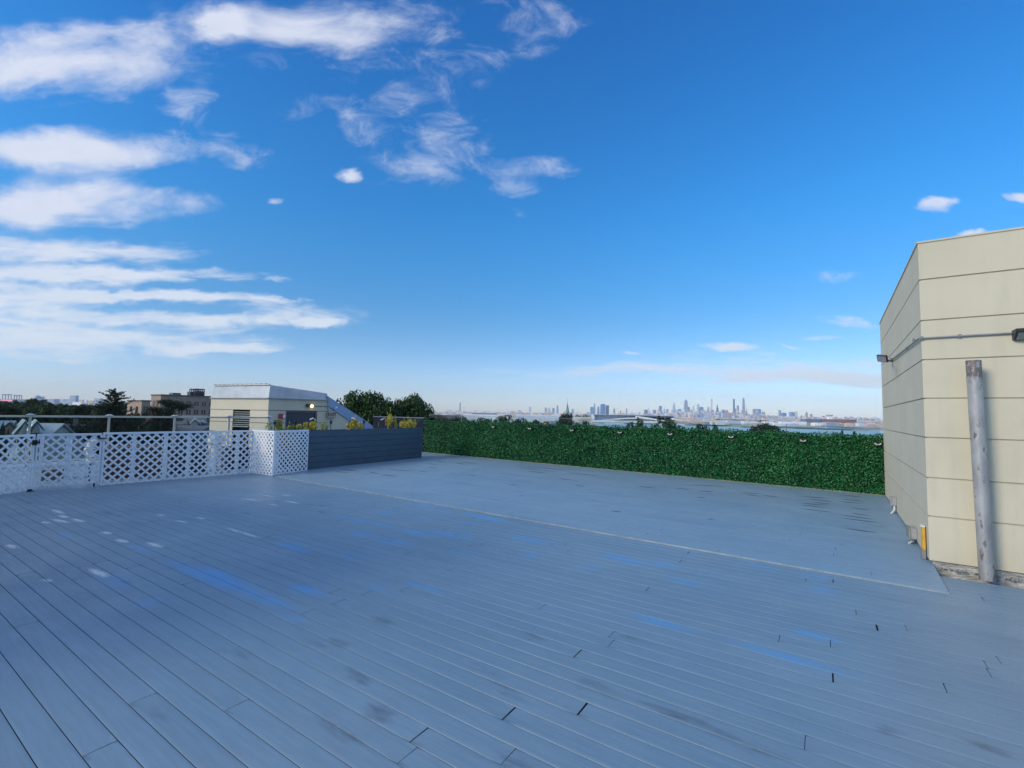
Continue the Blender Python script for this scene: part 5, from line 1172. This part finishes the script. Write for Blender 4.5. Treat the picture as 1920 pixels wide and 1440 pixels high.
# ------------------------------------------------------------------ AIRPORT AND FAR BUILDINGS
def fm(name, c): return mat('far_' + name, c, .7, var=.10, scale=.05)
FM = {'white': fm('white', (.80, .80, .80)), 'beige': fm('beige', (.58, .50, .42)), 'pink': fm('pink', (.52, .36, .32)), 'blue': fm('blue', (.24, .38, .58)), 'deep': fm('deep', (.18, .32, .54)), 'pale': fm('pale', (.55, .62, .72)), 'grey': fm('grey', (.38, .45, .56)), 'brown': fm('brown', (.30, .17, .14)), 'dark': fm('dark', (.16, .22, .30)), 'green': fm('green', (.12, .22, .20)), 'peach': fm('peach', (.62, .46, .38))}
GW = -29.0
def far_box(name, label, px0, px1, pyt, D, key, cat='building', group=None, dep=None, roof=True, parts=()):
    c = (px0 + px1) / 2; t = at(c, pyt, D); w = (px1 - px0) * D / 880; dep = dep or max(w * .6, 12)
    e = empty(name, Vector((t.x, t.y, GW)), label, cat, group); MB().box(t.x - w / 2, t.x + w / 2, t.y, t.y + dep, GW, t.z).build('wall', FM[key], e)
    if roof: MB().box(t.x - w / 2 + .5, t.x + w / 2 - .5, t.y + .5, t.y + dep - .5, t.z, t.z + .8).build('roof', FM['white'], e)
    return e, t, w, dep
# terminal with arched white roof
e, t, w, dep = far_box('terminal', 'long glass-fronted airport terminal with a white arched canopy behind the water', 1113, 1262, 778.2, 2150, 'grey', dep=60)
a = at(1110, 776.5, 2149); MB().box(a.x, a.x + 10, 2138, 2149, GW, a.z).build('side_tower', FM['white'], e)
m = MB(); pts = []
for k in range(21):
    s = k / 20; px = 1130 + 90 * s; py = 787.5 - 4.2 * math.sin(s * math.pi * .75) if s < .8 else 783.5 + (s - .8) * 22
    pts.append((px, py))
up = [at(px, py - .2, 2120) for px, py in pts]; dn = [at(px, py + 1.8, 2120) for px, py in pts]
m.prism(up + dn[::-1], (0, 25, 0)); m.build('canopy', FM['white'], e)
m = MB(); 
for k in range(18): p = at(1117 + k * 7.6, 779.5, 2149.5); q = at(1117 + k * 7.6, 786.5, 2149.5); m.box(p.x - .8, p.x + .8, p.y - 1, p.y, q.z, p.z)
m.build('mullion', FM['pale'], e)
m = MB(); a = at(1112, 777.6, 2140); b = at(1262, 780.4, 2140); m.bar(a, b, 20, 2.2); m.build('roof_edge', FM['dark'], e)
e, t, w, dep = far_box('terminal', 'long white low hall at the foot of the arched terminal', 1108, 1235, 789, 2080, 'white', dep=30)
e, t, w, dep = far_box('concourse', 'second terminal wing with a sloping white roof right of the arched one', 1222, 1300, 782.5, 2150, 'beige', dep=60)
m = MB(); a, b, c_, d_ = at(1195, 780, 2100), at(1252, 789, 2100), at(1252, 791, 2100), at(1195, 783, 2100); m.prism([a, b, c_, d_], (0, 30, 0)); m.build('canopy', FM['white'], e)
m = MB(); a, b, c_, d_ = at(1262, 784, 2090), at(1300, 792, 2090), at(1300, 794, 2090), at(1262, 787, 2090); m.prism([a, b, c_, d_], (0, 30, 0)); m.build('canopy', FM['white'], e)
far_box('hangar', 'long dark navy hangar wall among the far city', 1511, 1539, 785.5, 2600, 'dark')
e, t, w, dep = far_box('hall', 'long brick-red hall right of the navy hangar', 1540.5, 1606, 786.2, 2600, 'brown'); MB().box(t.x - w / 2, t.x + w / 2, t.y - 2, t.y - .1, GW, GW + 8).build('base', FM['pink'], e)
e, t, w, dep = far_box('control_tower', 'squat white control tower above the brick-red hall', 1553, 1560, 778.6, 2700, 'white'); MB().box(t.x - w * .8, t.x + w * .8, t.y - 2, t.y + 14, t.z - 5, t.z + 3).build('cab', FM['pink'], e)
far_box('long_hall', 'long dark flat-roofed hall above the left of the hedge', 886, 930, 774.2, 1500, 'dark')
far_box('long_hall', 'long white low hall under the dark flat-roofed one', 868, 945, 777.8, 1450, 'white')
far_box('storage_hall', 'wide white flat hall left of the green spire', 985, 1052, 783.5, 1200, 'white')
far_box('storage_hall', 'wide pale grey hall behind the white flat one left of the spire', 970, 1060, 779.5, 1500, 'pale')
far_box('storage_hall', 'cream hall between the green spire and the terminal', 1078, 1108, 782.5, 1700, 'beige')
far_box('apartment_block', 'pale beige block standing alone left of the grey-blue cluster', 957.5, 966, 771, 2600, 'beige')
far_box('apartment_block', 'cream block left of the green spire', 1051, 1058, 775.5, 2200, 'beige')
far_box('apartment_block', 'cream building cluster between beige block and spire', 1022, 1034, 774, 2700, 'beige')
# left horizon: stadium with lattice frames
e, t, w, dep = far_box('stadium', 'far stadium with rooftop frames and a pink lit sign at the left edge', -6, 46, 748.5, 2400, 'dark', 'stadium', dep=120, roof=False)
m = MB()
for (x0, x1, yt, yb) in ((5, 21, 739.5, 748), (27, 40.5, 741, 748)):
    for k in range(4): x = x0 + (x1 - x0) * k / 3; m.bar(at(x, yt, 2400), at(x, yb + .6, 2400), 2.2)
    m.bar(at(x0 - 1, yt, 2400), at(x1 + 1, yt + .3, 2400), 3.2); m.bar(at(x0, yt + 1.3, 2400), at(x1, yt + 1.5, 2400), 1.5)
m.build('roof_frame', FM['dark'], e)
M_neon = bpy.data.materials.new('pink_sign'); M_neon.use_nodes = True; b_ = M_neon.node_tree.nodes['Principled BSDF']; b_.inputs['Base Color'].default_value = (.6, .2, .25, 1); b_.inputs['Emission Color'].default_value = (1, .35, .5, 1); b_.inputs['Emission Strength'].default_value = .45
a, b = at(3, 749, 2390), at(23, 752.5, 2390); MB().box(a.x, b.x, a.y - 3, a.y, b.z, a.z).build('sign', M_neon, e)
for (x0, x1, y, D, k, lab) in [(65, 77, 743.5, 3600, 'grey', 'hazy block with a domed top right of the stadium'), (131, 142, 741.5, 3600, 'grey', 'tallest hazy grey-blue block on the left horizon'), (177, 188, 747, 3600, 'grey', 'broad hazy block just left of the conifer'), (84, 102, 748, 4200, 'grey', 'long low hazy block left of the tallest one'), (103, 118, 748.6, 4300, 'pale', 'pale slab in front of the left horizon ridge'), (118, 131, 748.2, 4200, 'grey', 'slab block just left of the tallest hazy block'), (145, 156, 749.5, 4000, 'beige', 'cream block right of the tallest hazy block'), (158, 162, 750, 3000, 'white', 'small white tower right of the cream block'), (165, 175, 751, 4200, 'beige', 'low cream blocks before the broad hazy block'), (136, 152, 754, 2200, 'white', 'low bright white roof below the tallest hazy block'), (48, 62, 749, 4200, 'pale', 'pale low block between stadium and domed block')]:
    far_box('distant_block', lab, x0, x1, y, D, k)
a = at(71, 742.2, 3600); o = [c for c in bpy.data.objects if c.get('label', '').startswith('hazy block with a domed')][0]; MB().tube([a - Vector((0, 0, 8)), a, a + Vector((0, 0, 5))], [20, 15, 3], 12).build('dome', FM['grey'], o)
# hills behind the left horizon
m = MB(); xs = list(range(-200, 620, 12)); Dh = 7000
top_ = [at(x, 775.5 + (x - 960) * .0179 - 6.5 - 1.6 * math.sin(x * .021) - 1.1 * math.sin(x * .057 + 1), Dh) for x in xs]
m.poly([v for p in top_ for v in ((p.x, p.y - 900, GW), (p.x, p.y, p.z), (p.x, p.y + 900, GW))], [f for k in range(len(xs) - 1) for f in ((3 * k, 3 * k + 3, 3 * k + 4, 3 * k + 1), (3 * k + 1, 3 * k + 4, 3 * k + 5, 3 * k + 2))])
tag(m.build('hills', mat('hill', (.05, .08, .07), .9, scale=.003)), kind='structure')
# skyline towers: x, top y, width px, colour, shape
T = [(994, 763, 4, 'pale', 0, 'slim pale blue tower left of the spire'), (1023.5, 764, 4, 'grey', 0, 'hazy tower farther left of the spire'), (1038, 765, 4, 'blue', 0, 'bluish tower left of the spire'), (1045.5, 760, 4, 'grey', 1, 'tallest hazy tower just left of the green spire'), (1030, 765.5, 4, 'pale', 0, 'pale tower, second group left of the spire'), (1074, 766.5, 5, 'grey', 1, 'hazy tower just right of the green spire'),
 (1109.5, 763, 5, 'blue', 0, 'left blue tower of the cluster above the terminal'), (1114.7, 756.5, 3.6, 'grey', 1, 'slim grey tower, tallest in the cluster above the terminal'), (1122, 762, 4.4, 'blue', 1, 'lower blue tower in the middle of the terminal cluster'), (1130.5, 757.5, 8, 'deep', 0, 'wide deep blue tower in the cluster above the terminal'), (1139, 760, 5, 'dark', 0, 'dark striped tower at the right of the terminal cluster'), (1151.5, 766, 3, 'grey', 0, 'lone grey tower right of the terminal cluster'),
 (1175, 765, 2.6, 'grey', 1, 'slim tower between the terminal cluster and the dark slab'), (1211, 768, 5.5, 'deep', 0, 'low dark blue block left of the antenna tower'), (1216, 763, 1.4, 'grey', 2, 'thin antenna tower at the start of the midtown skyline'), (1227, 768, 5, 'grey', 0, 'greyish block between antenna tower and blue slab'), (1238, 761, 4.4, 'blue', 0, 'plain blue slab tower left of the stepped spire'), (1245.5, 762, 2, 'pale', 2, 'slim pale pinnacle right of the blue slab'),
 (1263.5, 752, 5, 'pale', 3, 'stepped tower with a mast, first tall one of midtown'), (1274, 767, 5, 'blue', 0, 'blue block right of the stepped tower'), (1286, 749.5, 6.5, 'grey', 1, 'tall tapered blue-grey tower'), (1292, 763, 3, 'pale', 0, 'pale tower at the right side of the tapered one'), (1300, 760, 4, 'white', 1, 'white tower right of the tapered one'), (1309, 757.5, 4.6, 'pale', 1, 'pale blue tower in the middle of midtown'), (1315, 763, 6, 'blue', 0, 'blue tower in the middle of midtown'), (1328, 763, 3, 'pale', 0, 'pale tower just left of the white pencil tower'),
 (1334, 747.5, 2.8, 'white', 0, 'very slender white pencil tower'), (1345, 757, 3.6, 'dark', 3, 'dark tower with a pointed crown right of the pencil tower'), (1357, 770, 6, 'deep', 0, 'low deep blue block right of the pointed crown'), (1362, 769, 6, 'pink', 1, 'pinkish stepped block below the pencil towers'), (1376, 748, 2.4, 'dark', 0, 'very slender dark tower'), (1378.5, 766, 3, 'grey', 0, 'grey tower at the foot of the slender dark one'), (1383.5, 760, 3, 'grey', 0, 'grey tower between the two slender giants'), (1394, 745.5, 3.8, 'grey', 1, 'tallest slender blue-grey tower'), (1400, 761, 1.8, 'white', 2, 'white pinnacle right of the tallest tower'),
 (1415.5, 767, 6, 'blue', 0, 'left one of the twin blue towers'), (1423, 767, 5.4, 'blue', 0, 'right one of the twin blue towers'), (1431.5, 772, 4, 'beige', 0, 'beige tower right of the twin blue towers'), (1462, 769, 3.4, 'grey', 0, 'grey tower alone right of the twin towers'), (1469.5, 774, 6.5, 'deep', 0, 'low deep blue block beside the lone grey tower'), (1484, 772.5, 6, 'blue', 0, 'blue block with white bands'), (1491.5, 771, 5, 'white', 0, 'pale tower right of the banded blue block'), (1512, 770, 3.4, 'grey', 2, 'grey tower with a spike above the navy hangar'), (1521, 776, 3, 'pink', 0, 'pink slab right of the spiked tower'),
 (863, 755, 1.8, 'green', 0, 'lone dark slender tower at the far left of the city'), (870, 762, 1.3, 'white', 0, 'thin white tower beside the lone slender one'), (952, 766.5, 2, 'white', 1, 'thin white pinnacle left of the beige block'), (974, 769, 6, 'grey', 1, 'grey-blue cluster right of the beige block'), (937, 765.5, 1.4, 'white', 2, 'thin white spike left of the beige block')]
def tower(x, y, w, key, shape, label, D, group=None, cat='skyscraper'):
    t = at(x, y, D); W2 = w * D / 880 / 2; z0, z1 = GW, t.z; H = z1 - z0
    e = empty('tower', Vector((t.x, t.y, z0)), label, cat, group)
    m = MB(); c = Vector((t.x, t.y, 0))
    def B(f, a, b, f2=None):
        f2 = f if f2 is None else f2
        m.poly([c + Vector((sx * W2 * f, sy * W2 * f, z0 + H * a)) for sx, sy in ((-1, -1), (1, -1), (1, 1), (-1, 1))] + [c + Vector((sx * W2 * f2, sy * W2 * f2, z0 + H * b)) for sx, sy in ((-1, -1), (1, -1), (1, 1), (-1, 1))], [(0, 3, 2, 1), (4, 5, 6, 7), (0, 1, 5, 4), (1, 2, 6, 5), (2, 3, 7, 6), (3, 0, 4, 7)])
    if shape == 0: B(1, 0, .985); B(.7, .985, 1)
    elif shape == 1: B(1, 0, .6, .9); B(.9, .6001, .93, .7); B(.5, .9301, 1)
    elif shape == 2: B(1, 0, .72); B(.6, .7201, .85)
    else: B(1.25, 0, .5); B(.8, .5001, .72); B(.5, .7201, .85)
    m.build('shaft', FM[key], e)
    if shape >= 2: MB().tube([c + Vector((0, 0, z0 + H * .85)), c + Vector((0, 0, z0 + H * .9)), c + Vector((0, 0, z1))], [W2 * .35, W2 * .2, W2 * .08], 6).build('spire', FM[key], e)
    return e
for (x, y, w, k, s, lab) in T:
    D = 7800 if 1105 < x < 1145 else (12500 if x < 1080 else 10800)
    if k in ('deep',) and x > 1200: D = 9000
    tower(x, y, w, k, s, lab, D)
def hor(x): return 775.5 + (x - 960) * .0179
GRP = {'white': 'white', 'beige': 'beige', 'pink': 'pinkish', 'blue': 'blue', 'pale': 'pale blue', 'grey': 'grey', 'peach': 'peach-coloured', 'brown': 'red-brown', 'deep': 'dark blue'}
random.seed(4)
for i in range(200):
    x = random.choice([random.uniform(1150, 1645), random.uniform(1215, 1420), random.uniform(840, 1110)]); left = x < 1110
    hh = random.uniform(1.5, 6) if left else (random.uniform(3.5, 15) if 1215 < x < 1420 else random.uniform(2, 9))
    if x > 1440: hh = random.uniform(1, 6.5)
    k = random.choice(['white', 'beige', 'pale', 'pale', 'blue', 'pink', 'grey', 'white', 'peach'] if x < 1500 else ['pink', 'pink', 'beige', 'peach', 'brown', 'white'])
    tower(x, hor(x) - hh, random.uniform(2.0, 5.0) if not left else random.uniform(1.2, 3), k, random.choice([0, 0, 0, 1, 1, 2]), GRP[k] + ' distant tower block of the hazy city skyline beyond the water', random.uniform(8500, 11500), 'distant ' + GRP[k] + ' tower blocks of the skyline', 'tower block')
for i in range(110):
    x = random.uniform(1290, 1645) if i % 3 else random.uniform(830, 1110); D = random.uniform(2300, 4800); w = random.uniform(3, 12); hh = random.uniform(7, 16)
    yt = hor(x) + (-GW + EYE - hh) * 880 / D; k = random.choice(['white', 'white', 'beige', 'peach', 'pale', 'pink', 'white'])
    c = at(x, yt, D); W2 = w * D / 880 / 2; e = empty('low_building', Vector((c.x, c.y, GW)), GRP[k] + ' low building on the flat land beyond the water and hedge', 'building', 'low ' + GRP[k] + ' buildings on the far flat land')
    MB().box(c.x - W2, c.x + W2, c.y, c.y + W2 * .9 + 8, GW, c.z).build('wall', FM[k], e)
m = MB(); mats_ = [FM[k] for k in ('white', 'beige', 'pale', 'pink', 'peach', 'grey')]
for i in range(2600):
    x = random.uniform(800, 1670); D = random.uniform(1950 if x > 1290 else 1500, 9500) if x > 1105 else random.uniform(1300, 9500)
    if 1100 < x < 1300 and D < 2300: D += 1500
    hh = random.uniform(5, 14) + D * .0016; w = random.uniform(8, 30) + D * .002
    X = (x - 960) / 880 * D; m.m = random.choice([0, 0, 1, 2, 3, 4, 5]); m.box(X - w, X + w, D, D + w, GW, GW + hh)
for i in range(1500):
    x = random.uniform(1150, 1650) if i % 5 else random.uniform(830, 1110); D = random.uniform(7200, 10000); near = math.exp(-((x - 1330) / 90) ** 2)
    hh = 31 + (random.uniform(8, 34) + near * random.uniform(0, 75)) * (1 if x > 1110 else .6); w = random.uniform(9, 26); X = (x - 960) / 880 * D
    m.m = random.choice([0, 0, 0, 1, 2, 2, 3, 4, 5]); m.box(X - w, X + w, D, D + w, GW, GW + hh)
o = m.build('distant_buildings', mats_); tag(o, 'dense mass of small far-off city buildings below the skyline', 'buildings', kind='stuff')
# breakwater along the near side of the far shore
m = MB(); m.poly([at(1440, 799.2, 1700), at(1660, 805.0, 1300), at(1660, 807.2, 1300), at(1440, 800.2, 1700)] + [at(1440, 799.2, 1700) + Vector((0, 14, 0)), at(1660, 805.0, 1300) + Vector((0, 14, 0)), at(1660, 807.2, 1300) + Vector((0, 14, 0)), at(1440, 800.2, 1700) + Vector((0, 14, 0))], [(0, 1, 2, 3), (7, 6, 5, 4), (0, 4, 5, 1), (1, 5, 6, 2), (2, 6, 7, 3), (3, 7, 4, 0)])
o = m.build('breakwater', FM['dark']); tag(o, 'long dark runway pier line across the water toward the cream wall', 'pier')

# ------------------------------------------------------------------ HAZE
HAZE = 3.4e-5
if HAZE:
    m = MB(); m.box(-21000, 21000, -2500, 15000, -60, 700); o = m.build('haze', None) if False else None
    me = bpy.data.meshes.new('haze'); me.from_pydata(m.v, [], m.f); o = bpy.data.objects.new('haze', me); C.objects.link(o); tag(o, kind='stuff')
    hm = bpy.data.materials.new('haze'); hm.use_nodes = True; N = hm.node_tree.nodes; L = hm.node_tree.links
    for n in list(N): N.remove(n)
    out = N.new('ShaderNodeOutputMaterial'); pv = N.new('ShaderNodeVolumePrincipled'); pv.inputs['Color'].default_value = (.90, .95, 1, 1); pv.inputs['Density'].default_value = HAZE; pv.inputs['Anisotropy'].default_value = .2
    L.new(pv.outputs[0], out.inputs['Volume']); me.materials.append(hm)
